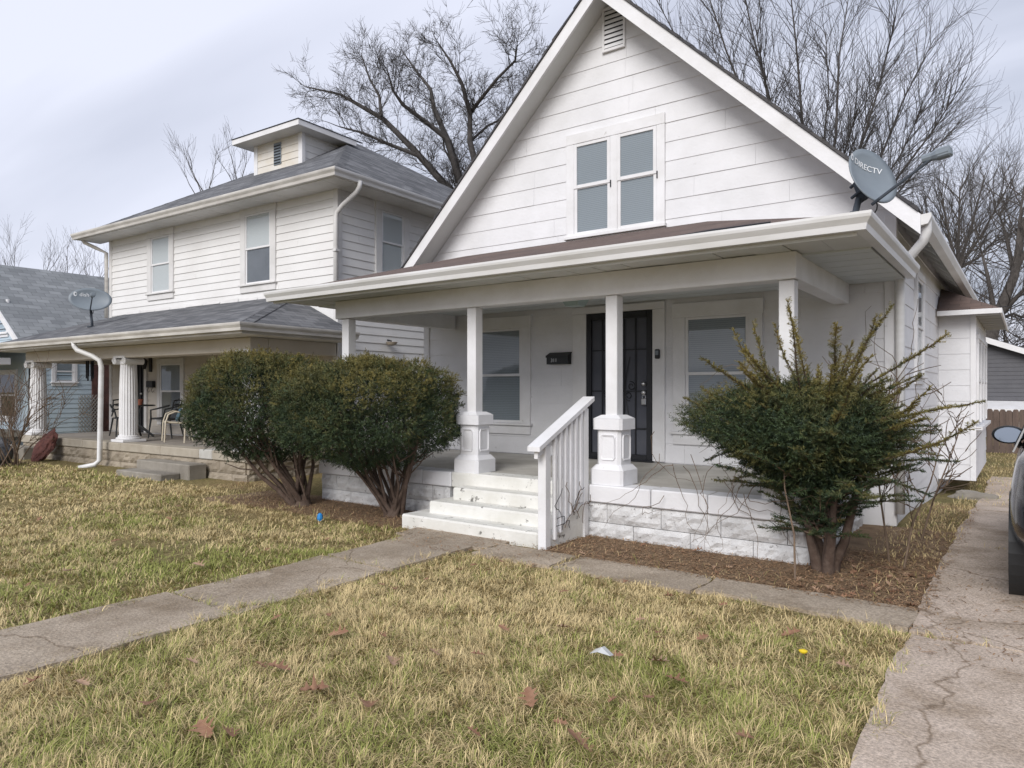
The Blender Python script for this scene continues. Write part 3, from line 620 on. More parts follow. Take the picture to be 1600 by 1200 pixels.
# ------------------------------------------------------------------ things on the white house
t = thing('wall_mailbox', 'black metal mailbox numbered 311 on the white porch wall', 'mailbox', (-5.64, YW, 1.93), world=True)
s = MB(); s.prism([front.P(-5.83, .012, 1.92), front.P(-5.83, .115, 1.92), front.P(-5.83, .115, 2.03), front.P(-5.83, .012, 2.08)], (.37, 0, 0)); s.build('body', BLACKP, t)
s = MB(); s.prism([front.P(-5.84, .012, 2.085), front.P(-5.84, .122, 2.033), front.P(-5.84, .124, 2.018), front.P(-5.84, .126, 2.045), front.P(-5.84, .012, 2.10)], (.39, 0, 0)); s.build('lid', BLACKP, t)
def text_obj(txt, size, M, m, parent, name='lettering', warp=None, ext=.001):
    cu = bpy.data.curves.new(name, 'FONT'); cu.body = txt; cu.size = size; cu.align_x = 'CENTER'; cu.align_y = 'CENTER'; cu.extrude = ext
    to = bpy.data.objects.new('tmp', cu); COL.objects.link(to); dg = bpy.context.evaluated_depsgraph_get(); me = bpy.data.meshes.new_from_object(to.evaluated_get(dg))
    bpy.data.objects.remove(to); me.name = name
    off = Vector((0, 0, 0)); q = parent
    while q is not None:
        if q.name in OFF: off = OFF[q.name]
        q = q.parent
    for vtx in me.vertices:
        p = Vector(vtx.co); p = warp(p) if warp else p; vtx.co = (M @ p) - off
    bm = bmesh.new(); bm.from_mesh(me); bpy.data.meshes.remove(me); left = set(bm.faces); isl = []
    while left:
        st = [left.pop()]; grp = list(st)
        while st:
            for e in st.pop().edges:
                for f in e.link_faces:
                    if f in left: left.discard(f); st.append(f); grp.append(f)
        isl.append(grp)
    for grp in isl:
        k = MB(); vi = {}
        for f in grp:
            for v in f.verts:
                if v not in vi: vi[v] = len(k.v); k.v.append(tuple(v.co + off))
            k.f.append(tuple(vi[v] for v in f.verts))
        k.build('letter', m, parent)
    bm.free()
text_obj('311', .075, Matrix.Translation(front.P(-5.70, .117, 1.975)) @ Matrix.Rotation(R(90), 4, 'X'), LOGO, t)
t = thing('key_safe', 'small grey key safe mounted beside the barred front door', 'key safe', front.P(-4.06, .05, 2.0), world=True)
s = MB(); pbox(s, front, -4.10, -4.03, .047, .085, 1.96, 2.09, .012); s.build('body', BLACKP, t)
s = MB(); pbox(s, front, -4.088, -4.042, .086, .09, 2.01, 2.07, .001); s.build('keypad', GREYP, t)
t = thing('ceiling_light', 'square frosted glass light on the white porch ceiling', 'light', (-4.66, 7.78, 2.76), world=True)
lx, ly = -4.66, 7.78
s = MB(); s.box(lx - .16, ly - .16, 2.735, lx + .16, ly + .16, 2.762, .006); s.build('mount', TRIM, t)
s = MB(); q4 = ((-1, -1), (1, -1), (1, 1), (-1, 1)); s.add([(lx + a * .15, ly + b * .15, 2.734) for a, b in q4] + [(lx + a * .09, ly + b * .09, 2.60) for a, b in q4], [(0, 1, 5, 4), (1, 2, 6, 5), (2, 3, 7, 6), (3, 0, 4, 7), (4, 5, 6, 7)]); s.build('shade', mat('frosted_glass', (.36, .45, .44), .3), t)

def dish(name, label, c, face, roll, rx, rz, foot, text, tsize, tpos, arm_len, arm_side, logo_bar=True):
    """offset satellite dish: shallow elliptical bowl, feed arm with LNB, back bracket, bent mast"""
    t = thing(name, label, 'satellite dish', foot, world=True); face = Vector(face).normalized(); c = Vector(c)
    up = (Vector((0, 0, 1)) - face * face.z).normalized(); rt = up.cross(face).normalized()
    q = Matrix.Rotation(roll, 3, face); up = q @ up; rt = q @ rt
    dep = .07
    def S(a, b, o=0): return c + rt * (a * rx) + up * (b * rz) + face * (-dep * (1 - (a * a + b * b)) + o)
    s = MB(); nr, na = 6, 36; vs = [tuple(S(0, 0))]; fs = []
    for off in (0, -.012):
        base = len(vs) - (1 if off == 0 else 0)
        if off: vs.append(tuple(S(0, 0, off)))
        st = len(vs)
        for i in range(1, nr + 1):
            for k in range(na): a = 2 * math.pi * k / na; vs.append(tuple(S(i / nr * math.cos(a), i / nr * math.sin(a), off)))
        ctr = 0 if off == 0 else st - 1
        for k in range(na): fs.append((ctr, st + k, st + (k + 1) % na))
        for i in range(nr - 1):
            for k in range(na): p = st + i * na; fs.append((p + k, p + na + k, p + na + (k + 1) % na, p + (k + 1) % na))
        if off == 0: rim0 = st + (nr - 1) * na
        else: rim1 = st + (nr - 1) * na
    fs += [(rim0 + k, rim0 + (k + 1) % na, rim1 + (k + 1) % na, rim1 + k) for k in range(na)]
    s.add(vs, fs); b = s.build('reflector', GREYP, t, smooth=True)
    M = Matrix((( rt.x, up.x, face.x, c.x), (rt.y, up.y, face.y, c.y), (rt.z, up.z, face.z, c.z), (0, 0, 0, 1)))
    def warp(p): a, bb = (p.x + tpos[0] * rx) / rx, (p.y + tpos[1] * rz) / rz; return Vector((a * rx, bb * rz, -dep * (1 - (a * a + bb * bb)) + .006 + p.z))
    text_obj(text, tsize, M, LOGO, b, warp=warp)
    # emblem beside the lettering
    e = MB(); ring = [(math.cos(2 * math.pi * k / 18), math.sin(2 * math.pi * k / 18)) for k in range(18)]; w0 = -len(text) * tsize * .37
    pts = [tuple(M @ warp(Vector((w0 + x_ * tsize * .30, y_ * tsize * .42, .001)))) for x_, y_ in ring]; e.add(pts + [tuple(M @ warp(Vector((w0 + tsize * .1 + x_ * tsize * .14, y_ * tsize * .22, .001)))) for x_, y_ in ring], [(i, (i + 1) % 18, (i + 1) % 18 + 18, i + 18) for i in range(18)]); e.build('emblem', LOGO, b)
    lo = S(0, -1.0); tip = c + face * arm_len + up * (-.25 * rz) + rt * arm_side
    s = MB(); s.tube([lo - face * .05, lo + face * .03, tip], [.014, .014, .012], 8); ar = s.build('feed_arm', GREYD, t)
    s = MB(); k = (c - tip).normalized(); s.tube([tip + k * .10, tip + k * .03, tip - k * .01, tip - k * .1], [.036, .036, .05, .05], 10); s.build('feed_horn', GREYP, ar)
    s = MB(); s.box(-.05, -.045, -.04, .05, .045, .04, .012); s.xf(Matrix.Translation(tip - k * .06) @ k.to_track_quat('X', 'Z').to_matrix().to_4x4()); s.build('receiver_box', GREYP, ar)
    bk = c - face * (dep + .07)
    s = MB(); s.box(-.045, -.035, -.09, .045, .035, .09, .01); s.xf(Matrix.Translation(bk - up * .05) @ face.to_track_quat('-Y', 'Z').to_matrix().to_4x4()); br_ = s.build('bracket', GREYD, t)
    for a in (-1, 1):
        for b2 in (-1, 1): s = MB(); s.tube([bk + rt * .05 * a + up * (.06 * b2 - .05) - face * .07, bk + rt * .05 * a + up * (.06 * b2 - .05) + face * .05], .014, 6); s.build('bolt', GREYD, br_)
    ft = Vector(foot); k = bk - up * .1 - face * .03
    s = MB(); s.tube([k + Vector((0, 0, .1)), k, k.lerp(ft, .35) + Vector((0, 0, -.08)), k.lerp(ft, .6) + Vector((0, 0, -.03)), ft], .028, 10); s.build('mast', GREYD, t, smooth=True)
    s = MB(); s.box(ft.x - .08, ft.y - .08, ft.z - .02, ft.x + .08, ft.y + .08, ft.z + .012, .005); s.build('foot_plate', GREYD, t)
    pts = [k + Vector((.05 + .09 * math.sin(q / 10 * math.pi), 0, -.02 - .17 * q / 10 + .02 * math.sin(q / 10 * 2 * math.pi))) for q in range(11)]
    s = MB(); s.tube(pts, .006, 5); s.build('cable', BLACKM, t)
    return t
dish('satellite_dish', 'grey satellite dish lettered DIRECTV at the right end of the porch roof', (-1.07, 6.76, 3.38), (.72, -.47, .35), R(-16), .25, .285, (-1.24, 6.52, 2.965), 'DIRECTV', .075, (-.06, .42), .44, .20)

# ------------------------------------------------------------------ NEIGHBOUR (two storeys, hip roof)
NO = (-10.66, 9.0, 0); NA = R(1.8)
nb = thing('neighbour_house', 'white two-storey house with grey hip roof, dormer and columned porch', 'house', NO, NA)
NW, ND = 8.56, 8.56
s = MB(); s.box(-NW + .02, .02, -.3, -.02, ND, 5.45); nwall = s.build('wall', VINYL, nb)
nf = Plane((0, .02, 0), (1, 0, 0), (0, -1, 0)); nr = Plane((-.02, 0, 0), (0, 1, 0), (1, 0, 0)); nl = Plane((-NW + .02, 0, 0), (0, -1, 0), (-1, 0, 0))
U1 = (-6.55, -5.76, 3.90, 5.22); U2 = (-2.84, -2.0, 3.80, 5.26); P1 = (-6.16, -5.28, .86, 2.16); P2 = (-2.35, -.95, .95, 2.34); ND_ = (-7.75, -6.85, .5, 2.55)
ex = .162
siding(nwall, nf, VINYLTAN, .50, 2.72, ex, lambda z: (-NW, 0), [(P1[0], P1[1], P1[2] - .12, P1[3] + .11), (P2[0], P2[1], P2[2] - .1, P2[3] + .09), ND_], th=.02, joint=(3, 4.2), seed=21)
siding(nwall, nf, VINYL, 3.28, 5.40, ex, lambda z: (-NW, 0), [(U1[0] - .1, U1[1] + .1, U1[2] - .16, 5.5), (U2[0] - .1, U2[1] + .1, U2[2] - .16, 5.5)], th=.02, joint=(3, 4.2), seed=22)
US = (1.17, 1.82, 3.95, 5.22)
siding(nwall, nr, VINYL, -.1, 5.40, ex, lambda z: (0, ND), [(US[0] - .1, US[1] + .1, US[2] - .16, 5.5)], th=.02, joint=(3, 4.2), seed=23)
siding(nwall, nl, VINYL, -.1, 5.40, ex * 2, lambda z: (-ND, 0), [], th=.02, joint=(4, 5), seed=24)
for x, d in ((0, 1), (-NW, -1)): s = MB(); s.box(x - .11 * d, -.012, .5, x + .014 * d, .11, 5.42, .004); s.build('corner_board', NTRIM, nb)
window(nb, nf, *U1, cas=.17, m=TRIM, trim=NTRIM, blind=NBLIND, header=.05, name='upper_window'); window(nb, nf, *U2, cas=.17, m=TRIM, trim=NTRIM, blind=NBLIND, low=SCRN, header=.05, name='upper_window')
window(nb, nr, *US, cas=.17, m=TRIM, trim=NTRIM, blind=NBLIND, header=.05, name='upper_window'); window(nb, nf, *P1, cas=.12, m=TRIM, trim=NTRIM, blind=BLIND, low=SCRN, name='porch_window')
window(nb, nf, *P2, cas=.10, m=BLACKP, trim=NTRIM, blind=DARKIN, name='porch_window'); window(nb, nr, 3.2, 4.0, 3.95, 5.22, cas=.17, m=TRIM, trim=NTRIM, blind=NBLIND, name='upper_window')
s = MB(); pbox(s, nf, ND_[0], ND_[1], .0, .05, .5, 2.5, .004); nd = s.build('storm_door', BLACKM, nb)
for i in range(5): s = MB(); pbox(s, nf, ND_[0] + .1 + i * .17, ND_[0] + .12 + i * .17, .051, .075, .6, 2.42); s.build('bar', BLACKM, nd)
s = MB(); pbox(s, nf, ND_[0] - .12, ND_[0] - .003, .0, .06, .5, 2.6, .004); pbox(s, nf, ND_[1] + .003, ND_[1] + .12, .0, .06, .5, 2.6, .004); s.build('door_casing', NTRIM, nb)
s = MB(); s.lathe([(.03, 0), (.03, .03), (.01, .05)], (0, 0, 0), 10); s.v = [nf.P(ND_[1] - .08 + a, .055 + c, 1.45 + b) for a, b, c in s.v]; s.build('lock', CHROME, nd)
# main roof: pyramid hip
OV = .55; EZN = 5.52; SN = .60; x0, x1, y0, y1 = -NW - OV, OV, -OV, ND + OV
hw = (x1 - x0) / 2; APX = ((x0 + x1) / 2, (y0 + y1) / 2, EZN + SN * hw)
s = MB(); s.add([(x0, y0, EZN), (x1, y0, EZN), (x1, y1, EZN), (x0, y1, EZN), APX], [(0, 1, 4), (1, 2, 4), (2, 3, 4), (3, 0, 4), (3, 2, 1, 0)]); nroof = s.build('roof', SH_GREY, nb, roof_uv=True)
# hip cap shingles
for cx, cy in ((x1, y0), (x0, y0)):
    a = Vector((cx, cy, EZN)); b = Vector(APX); dv = (b - a).normalized(); sd = dv.cross(Vector((0, 0, 1))).normalized(); L = (b - a).length; k = 26
    for i in range(k):
        p, q = a + dv * L * i / k, a + dv * L * (i + 1.08) / k; q = q if i < k - 1 else b; lift = Vector((0, 0, .014)); 
        s = MB(); s.add([tuple(p + sd * .14 + Vector((0, 0, -.054))), tuple(p + lift), tuple(p - sd * .14 + Vector((0, 0, -.054))), tuple(q + sd * .14 + Vector((0, 0, -.058))), tuple(q + lift * .6), tuple(q - sd * .14 + Vector((0, 0, -.058)))], [(0, 1, 4, 3), (1, 2, 5, 4)]); s.build('ridge_shingle', SH_GREY, nroof, roof_uv=True)
# soffit panels and gutters
k = 26
for i in range(k):
    a, b = x0 + (x1 - x0) * i / k, x0 + (x1 - x0) * (i + 1) / k; s = MB(); s.box(a + .003, y0 + .02, 5.385 + .002 * (i % 2), b - .003, .03, 5.40); s.build('soffit_panel', NTRIM, nroof)
    if i < 20: s = MB(); yy = .035 + i * .42; s.box(.0, yy, 5.385 + .002 * (i % 2), x1 - .02, yy + .414, 5.40); s.build('soffit_panel', NTRIM, nroof)
s = MB(); s.box(x0, y0 + .0, 5.38, x1, y0 + .018, EZN - .01); s.box(x1 - .018, y0 + .019, 5.38, x1, y1, EZN - .01); s.build('fascia', NTRIM, nroof)
gutter_run((x0 - .08, y0 - .002, EZN + .0), (x1 + .002, y0 - .002, EZN), (0, -1, 0), nroof, NGUT, .12, .13, m1=1); gutter_run((x1 + .002, y0 - .002, EZN), (x1 + .002, y1, EZN), (1, 0, 0), nroof, GUTTER, .12, .13, m0=1)
spout([(.62, -.02, 5.42), (.62, -.02, 5.32), (.56, -.04, 5.22), (.25, -.09, 5.02), (.10, -.10, 4.90), (.07, -.10, 4.78), (.07, -.10, 3.2)], .045, nb, NTRIM)
spout([(x0 + .1, -.45, 5.42), (x0 + .1, -.42, 5.34), (x0 + .3, -.2, 5.2), (x0 + .5, -.06, 5.08), (x0 + .5, -.06, 3.4)], .045, nb, NGUT)
s = MB(); s.box(.03, -.16, 4.16, .13, -.05, 4.20); s.build('spout_strap', NTRIM, nb)
# dormer
DX, DY, DW = APX[0] - .02, 1.95, .86
zf = EZN + SN * (DY + OV); DT = zf + .72
s = MB(); s.prism([(DX - DW, DY, zf - .15), (DX + DW, DY, zf - .15), (DX + DW, DY, DT), (DX - DW, DY, DT)], (0, 2.2, 0)); dm = s.build('dormer', VINYL, nb)
df = Plane((DX, DY, 0), (1, 0, 0), (0, -1, 0)); dr_ = Plane((DX + DW, 0, 0), (0, 1, 0), (1, 0, 0))
DTAN = mat('aged_dormer_siding', (.68, .66, .62), .6, (.62, .56, .46), 1.6, 4)
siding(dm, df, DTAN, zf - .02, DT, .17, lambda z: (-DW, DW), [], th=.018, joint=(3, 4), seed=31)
siding(dm, dr_, VINYL, zf - .02, DT, .17, lambda z: (DY, DY + max(.05, (z - zf) / SN + .35)), [], th=.018, joint=(3, 4), seed=32)
for x in (-DW, DW): s = MB(); s.box(DX + x - .07, DY - .03, zf - .06, DX + x + .07, DY + .07, DT, .004); s.build('corner_board', TRIM, dm)
s = MB(); pbox(s, df, -.14, .14, .019, .03, zf + .10, zf + .64, .003); vt = s.build('vent', GREYP, dm)
for i in range(7): s = MB(); pbox(s, df, -.12, .12, .031, .042, zf + .13 + i * .07, zf + .155 + i * .07); s.build('louvre', DARKIN, vt)
ov = .42; ax0, ax1, ay = DX - DW - ov, DX + DW + ov, DY - ov; dz = DT + .13; ry = (dz + .50 - EZN) / SN - OV
s = MB(); hh = .50
s.add([(ax0, ay, dz), (ax1, ay, dz), (ax1, (dz - EZN) / SN - OV + .02, dz), (ax0, (dz - EZN) / SN - OV + .02, dz), (DX, ay + 1.55, dz + hh), (DX, ry + .1, dz + hh)], [(0, 1, 4), (1, 2, 5, 4), (3, 0, 4, 5)]); drf = s.build('dormer_roof', SH_GREY, dm, roof_uv=True)
s = MB(); s.box(ax0 + .01, ay + .01, DT + .0, ax1 - .01, DY + 1.2, DT + .02); s.build('dormer_soffit', NTRIM, dm)
s = MB(); s.box(ax0, ay - .001, DT - .01, ax1, ay + .02, dz - .012, .003); s.box(ax1 - .02, ay + .021, DT - .01, ax1 + .001, DY + 1.4, dz - .012, .003); s.box(ax0, ay + .021, DT - .01, ax0 + .02, DY + 1.4, dz - .012, .003); s.build('dormer_fascia', TRIM, dm)
s = MB(); s.box(ax0 - .015, ay - .018, dz - .011, ax1 + .015, ay + .03, dz + .006); s.box(ax1 - .03, ay + .031, dz - .011, ax1 + .016, DY + 1.6, dz + .006); s.build('drip_edge', BLACKM, dm)

# neighbour porch
FZ = .48; py0 = -2.0
s = MB(); s.box(-NW + .03, py0 + .03, .30, .03, .0, FZ - .004); nfl = s.build('porch_floor', NFLOOR, nb)
xs = [-NW - .02, -7.2, -5.6, -4.05, -2.6, -1.35, -.95, .06]
for i in range(len(xs) - 1): s = MB(); s.box(xs[i] + .004, py0 - .02, .315, xs[i + 1] - .004, py0 + .28, FZ + .002 * (i % 2), .014); s.build('edge_slab', mat('patched_concrete', (.50, .49, .455), .85, (.40, .385, .35), 5, 6) if i == 5 else CAPST, nfl)
s = MB(); s.box(-.2, py0 + .285, .315, .06, -.03, FZ, .014); s.build('edge_slab', CAPST, nfl)
s = MB(); s.box(-NW + .12, py0 + .14, -.3, -.06, 0, .312); nfn = s.build('porch_foundation', LIME, nb)
block_wall(nfn, LIME, (-NW, py0 + .02, 0), (1, 0, 0), NW, .74, -.11, .212, 2, seed=80, rough=.04); block_wall(nfn, LIME, (.0, py0 + .05, 0), (0, 1, 0), 1.95, .74, -.11, .212, 2, seed=90, rough=.04)
def column(x, y):
    s = MB(); n = 80; prof = [(0.172, .70), (.175, 1.2), (.168, 1.7), (.150, 2.16)]; o = 0; vs = []; fs = []
    for i, (r, z) in enumerate(prof):
        for k in range(n): a = 2 * math.pi * k / n; rr = r - (.013 if k % 4 in (1, 2) else 0) ; vs.append((x + rr * math.cos(a), y + rr * math.sin(a), z))
    for i in range(len(prof) - 1):
        for k in range(n): fs.append((i * n + k, i * n + (k + 1) % n, (i + 1) * n + (k + 1) % n, (i + 1) * n + k))
    vs = [(a, b, FZ + (c - .70) * 1.0 + .13) for a, b, c in vs]; s.add(vs, fs); c = s.build('porch_column', TRIM, nb)
    s = MB(); s.box(x - .24, y - .24, FZ + .003, x + .24, y + .24, FZ + .055, .006); s.lathe([(.225, .056), (.235, .075), (.225, .095), (.195, .10), (.20, .118), (.19, .132), (.172, .14)], (x, y, FZ), 28); s.build('column_base', TRIM, c)
    top = FZ + .13 + 1.46
    s = MB(); s.lathe([(.152, 0), (.165, .012), (.152, .025), (.155, .06), (.20, .09)], (x, y, top - .01), 28); s.box(x - .215, y - .20, top + .115, x + .215, y + .20, top + .16, .006); cp = s.build('capital', TRIM, c)
    for dx_ in (-.19, .19):
        s = MB(); pts = []
        for k in range(26): a = k / 25 * 3.6 * math.pi; r = .075 * (1 - k / 25 * .8); pts.append((x + dx_ * 1.0 + r * math.cos(a + (0 if dx_ > 0 else math.pi)) * (1 if dx_ > 0 else -1) * -1, y - .19, top + .05 + r * math.sin(a)))
        s.tube(pts, .016, 6); s.tube([(x + dx_, y - .19, top + .05), (x + dx_, y + .19, top + .05)], .066, 14); s.build('volute', TRIM, cp)
for x in (-8.36, -4.27, -.20): column(x, -1.74)
PEZ = 2.60; PT = 3.45; py = -2.45; pxa, pxb = -NW - .5, .52
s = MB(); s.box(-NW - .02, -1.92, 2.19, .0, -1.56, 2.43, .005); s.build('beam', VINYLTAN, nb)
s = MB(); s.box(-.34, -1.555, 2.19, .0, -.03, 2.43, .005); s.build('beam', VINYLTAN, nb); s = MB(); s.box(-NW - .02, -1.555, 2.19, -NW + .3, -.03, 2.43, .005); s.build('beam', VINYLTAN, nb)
s = MB(); s.box(pxa + .02, py + .02, 2.436, pxb - .02, -.02, 2.46); s.build('porch_ceiling', NTRIM, nb)
s = MB(); a, b, c, d = (pxa, py, PEZ), (pxb, py, PEZ), (pxb, .0, PEZ), (pxa, .0, PEZ); e, f = (-1.35, .0, PT), (-NW + .7, 0, PT)
s.add([a, b, c, d, e, f], [(0, 1, 4, 5), (1, 2, 4), (0, 5, 3)]); npr = s.build('porch_roof', SH_GREY, nb, roof_uv=True)
s = MB(); dv = (Vector(e) - Vector(b)).normalized(); sd = dv.cross(Vector((0, 0, 1))).normalized()
for i in range(14):
    p = Vector(b).lerp(Vector(e), i / 14); q = Vector(b).lerp(Vector(e), min(1, (i + 1.1) / 14)); s = MB(); s.add([tuple(p + sd * .12 - Vector((0, 0, .026))), tuple(p + Vector((0, 0, .012))), tuple(p - sd * .12 - Vector((0, 0, .026))), tuple(q + sd * .12 - Vector((0, 0, .031))), tuple(q + Vector((0, 0, .006))), tuple(q - sd * .12 - Vector((0, 0, .031)))], [(0, 1, 4, 3), (1, 2, 5, 4)]); s.build('ridge_shingle', SH_GREY, npr, roof_uv=True)
s = MB(); s.box(pxa, py + .001, 2.44, pxb, py + .022, PEZ - .012); s.box(pxb - .022, py + .023, 2.44, pxb, -.02, PEZ - .012); s.build('fascia', NGUT, npr)
gutter_run((pxa - .05, py - .002, PEZ), (pxb + .001, py - .002, PEZ), (0, -1, 0), npr, NGUT, .11, .12, m1=1); gutter_run((pxb + .001, py - .002, PEZ), (pxb + .001, -.02, PEZ), (1, 0, 0), npr, NGUT, .11, .12, m0=1)
# lifted flashing where the porch roof meets the wall
for i in range(9):
    xa = -NW + .9 + i * .66; s = MB(); zz = PT - .015 + (.025 if i in (4, 5) else .0); s.prism([(xa, -.03, zz + .05), (xa + .64, -.03, zz + .05 + random.uniform(-.03, .05)), (xa + .64, -.05, zz - .015), (xa, -.05, zz - .015)], (0, .004, .006)); s.build('flashing', NTRIM, npr)
spout([(-4.95, -2.48, 2.50), (-4.95, -2.47, 2.42), (-4.9, -2.44, 2.34), (-4.62, -2.28, 2.22), (-4.5, -2.2, 2.14), (-4.47, -2.18, 2.0), (-4.5, -2.18, 1.2), (-4.54, -2.18, .12), (-4.58, -2.26, .03), (-4.72, -2.5, -.02)], .05, nb, GUTTER)
# concrete steps by the neighbour's porch
def csteps(x0, x1, label, y=-2.03):
    Mn = Matrix.Translation(NO) @ Matrix.Rotation(NA, 4, 'Z'); p = Mn @ Vector(((x0 + x1) / 2, y - .3, 0))
    t = thing('concrete_steps', label, 'steps', tuple(p), NA, 'concrete steps at the columned porch'); h = (x1 - x0) / 2
    s = MB(); s.box(-h, -.06, -.15, h, .28, .25, .018); s.build('upper_step', CONC, t); s = MB(); s.box(-h - .02, -.42, -.15, h - .25, -.062, .10, .018); s.build('lower_step', CONC, t)
csteps(-2.75, -1.05, 'two grey concrete steps at the right of the columned porch, by the bushes'); csteps(-9.3, -7.5, 'two grey concrete steps at the far left end of the columned porch')
Mn = Matrix.Translation(NO) @ Matrix.Rotation(NA, 4, 'Z')
def nthing(name, label, cat, x, y, z=FZ, rz=0, group=None): return thing(name, label, cat, tuple(Mn @ Vector((x, y, z))), NA + rz, group)
# porch furniture
t = nthing('bistro_table', 'round black pedestal table on the columned porch', 'table', -5.5, -.95)
s = MB(); s.lathe([(.37, .70), (.40, .705), (.40, .725), (.37, .73)], (0, 0, 0), 36); s.build('table_top', BLACKP, t)
s = MB(); s.lathe([(.05, .22), (.045, .5), (.06, .62), (.13, .70)], (0, 0, 0), 16); s.build('pedestal', BLACKP, t)
for k in range(4): a = R(45 + 90 * k); s = MB(); s.tube([(.03 * math.cos(a), .03 * math.sin(a), .30), (.16 * math.cos(a), .16 * math.sin(a), .20), (.38 * math.cos(a), .38 * math.sin(a), .02)], [.035, .032, .022], 8); s.build('leg', BLACKP, t)
def resin_chair(label, x, y, rz):
    t = nthing('resin_armchair', label, 'chair', x, y, FZ, rz, 'black chairs at the round table')
    s = MB(); s.add([(-.23, -.22, .45), (.23, -.22, .45), (.20, .22, .42), (-.20, .22, .42), (-.23, -.22, .42), (.23, -.22, .42), (.20, .22, .39), (-.20, .22, .39)], [(0, 1, 2, 3), (4, 7, 6, 5), (0, 4, 5, 1), (1, 5, 6, 2), (2, 6, 7, 3), (3, 7, 4, 0)]); s.build('seat', BLACKP, t)
    for sx in (-1, 1):
        s = MB(); s.tube([(sx * .22, -.21, .44), (sx * .26, -.25, .0)], [.022, .014], 8); s.build('leg', BLACKP, t); s = MB(); s.tube([(sx * .19, .20, .41), (sx * .24, .28, .0)], [.022, .014], 8); s.build('leg', BLACKP, t)
        s = MB(); s.tube([(sx * .24, -.20, .44), (sx * .28, -.18, .62), (sx * .28, .0, .66), (sx * .24, .22, .72)], .018, 8); s.build('arm', BLACKP, t)
    for k, h in enumerate((.60, .72, .82)):
        s = MB(); s.tube([(-.22 + .02 * k, .20 + .03 * k, .45 + .1 * k), (-.16, .24 + .02 * k, h), (0, .27 + .02 * k, h + .02), (.16, .24 + .02 * k, h), (.22 - .02 * k, .20 + .03 * k, .45 + .1 * k)], .017, 8); s.build('back_loop', BLACKP, t)
resin_chair('black resin armchair right of the round table, before the window', -4.85, -.62, R(-60)); resin_chair('black resin armchair left of the round table, behind the column', -6.25, -.8, R(80))
def lawn_chair(label, x, y, rz, cush):
    t = nthing('lawn_chair', label, 'chair', x, y, FZ, rz, 'cream tube lawn chairs'); CR = mat('cream_tube', (.62, .56, .44), .45, (.5, .44, .34), 5, 4)
    for sx in (-1, 1):
        s = MB(); s.tube([(sx * .27, -.27, .0), (sx * .27, -.25, .40), (sx * .27, -.20, .56), (sx * .27, -.06, .62), (sx * .27, .10, .58), (sx * .27, .2, .42)], .016, 8); s.build('arm_frame', CR, t); s = MB(); s.tube([(sx * .26, .18, .46), (sx * .26, .26, .0)], .015, 8); s.build('leg', CR, t)
        s = MB(); s.tube([(sx * .24, -.24, .40), (sx * .24, .2, .36), (sx * .24, .34, .78)], .014, 8); s.build('seat_rail', CR, t)
    s = MB(); s.tube([(-.27, -.25, .40), (.27, -.25, .40)], .014, 8); s.build('cross_tube', CR, t)
    s = MB(); s.prism([(-.235, -.23, .395), (-.235, .19, .36), (-.235, .33, .76), (-.235, .34, .755), (-.235, .20, .345), (-.235, -.23, .38)], (.47, 0, 0)); s.build('sling', mat('dark_sling', (.12, .10, .085), .8), t)
    if cush:
        s = MB(); s.lathe([(.01, -.03), (.12, -.028), (.155, 0), (.12, .028), (.01, .03)], (0, 0, 0), 24); s.xf(Matrix.Translation((0.02, .02, .545)) @ Matrix.Rotation(R(72), 4, 'X')); s.build('cushion', mat('blue_cushion', (.09, .16, .21), .8, (.06, .11, .15), 12, 4), t)
lawn_chair('cream tube lawn chair with round blue cushion, beside the black table', -3.65, -1.05, R(-25), True); lawn_chair('cream tube lawn chair partly hidden behind the rounded bush', -2.75, -1.0, R(10), False)
t = nthing('flower_pot', 'small terracotta pot standing on the round black table', 'pot', -5.22, -1.0, FZ + .731); s = MB(); s.lathe([(.045, 0), (.06, .10), (.068, .10), (.068, .125), (.055, .125), (.05, .1)], (0, 0, 0), 18); s.build('pot', mat('terracotta', (.30, .10, .06), .85), t)
t = nthing('wall_lantern', 'black wall lantern beside the dark storm door', 'lantern', -6.58, 0, 2.2)
s = MB(); s.box(-.05, -.04, -.22, .05, -.002, .16, .006); s.build('back_plate', BLACKM, t); s = MB(); s.tube([(0, -.04, .1), (0, -.12, .2), (0, -.17, .14)], .012, 6); s.build('arm', BLACKM, t); s = MB(); s.lathe([(.035, -.16), (.075, .02), (.085, .03), (.03, .1), (.01, .13)], (0, -.17, 0), 6); s.build('lamp_housing', BLACKM, t)
t = nthing('ornate_mailbox', 'dark wrought metal mailbox left of the porch window', 'mailbox', -6.52, 0, 1.6); s = MB(); s.box(-.14, -.09, .0, .14, -.003, .16, .01); s.build('body', BLACKM, t)
for sx in (-.09, .09): s = MB(); s.tube([(sx, -.05, .0), (sx, -.08, -.07), (sx, -.05, -.12), (sx, -.02, -.08)], .006, 5); s.build('scroll', BLACKM, t)
t = nthing('wind_chime', 'dark wind chime hanging at the far left end of the columned porch', 'wind chime', -8.0, -.75, 2.43)
s = MB(); s.lathe([(.09, -.10), (.09, -.08), (.01, -.05)], (0, 0, 0), 14); s.tube([(0, 0, -.06), (0, 0, .0)], .004, 5); s.build('top_disc', BLACKM, t)
for k in range(6): a = k * math.pi / 3; L = .45 + .06 * (k % 3); s = MB(); s.tube([(.07 * math.cos(a), .07 * math.sin(a), -.10), (.07 * math.cos(a), .07 * math.sin(a), -.10 - L)], .02, 8); s.build('tube', mat('navy_tube', (.03, .035, .05), .4), t)
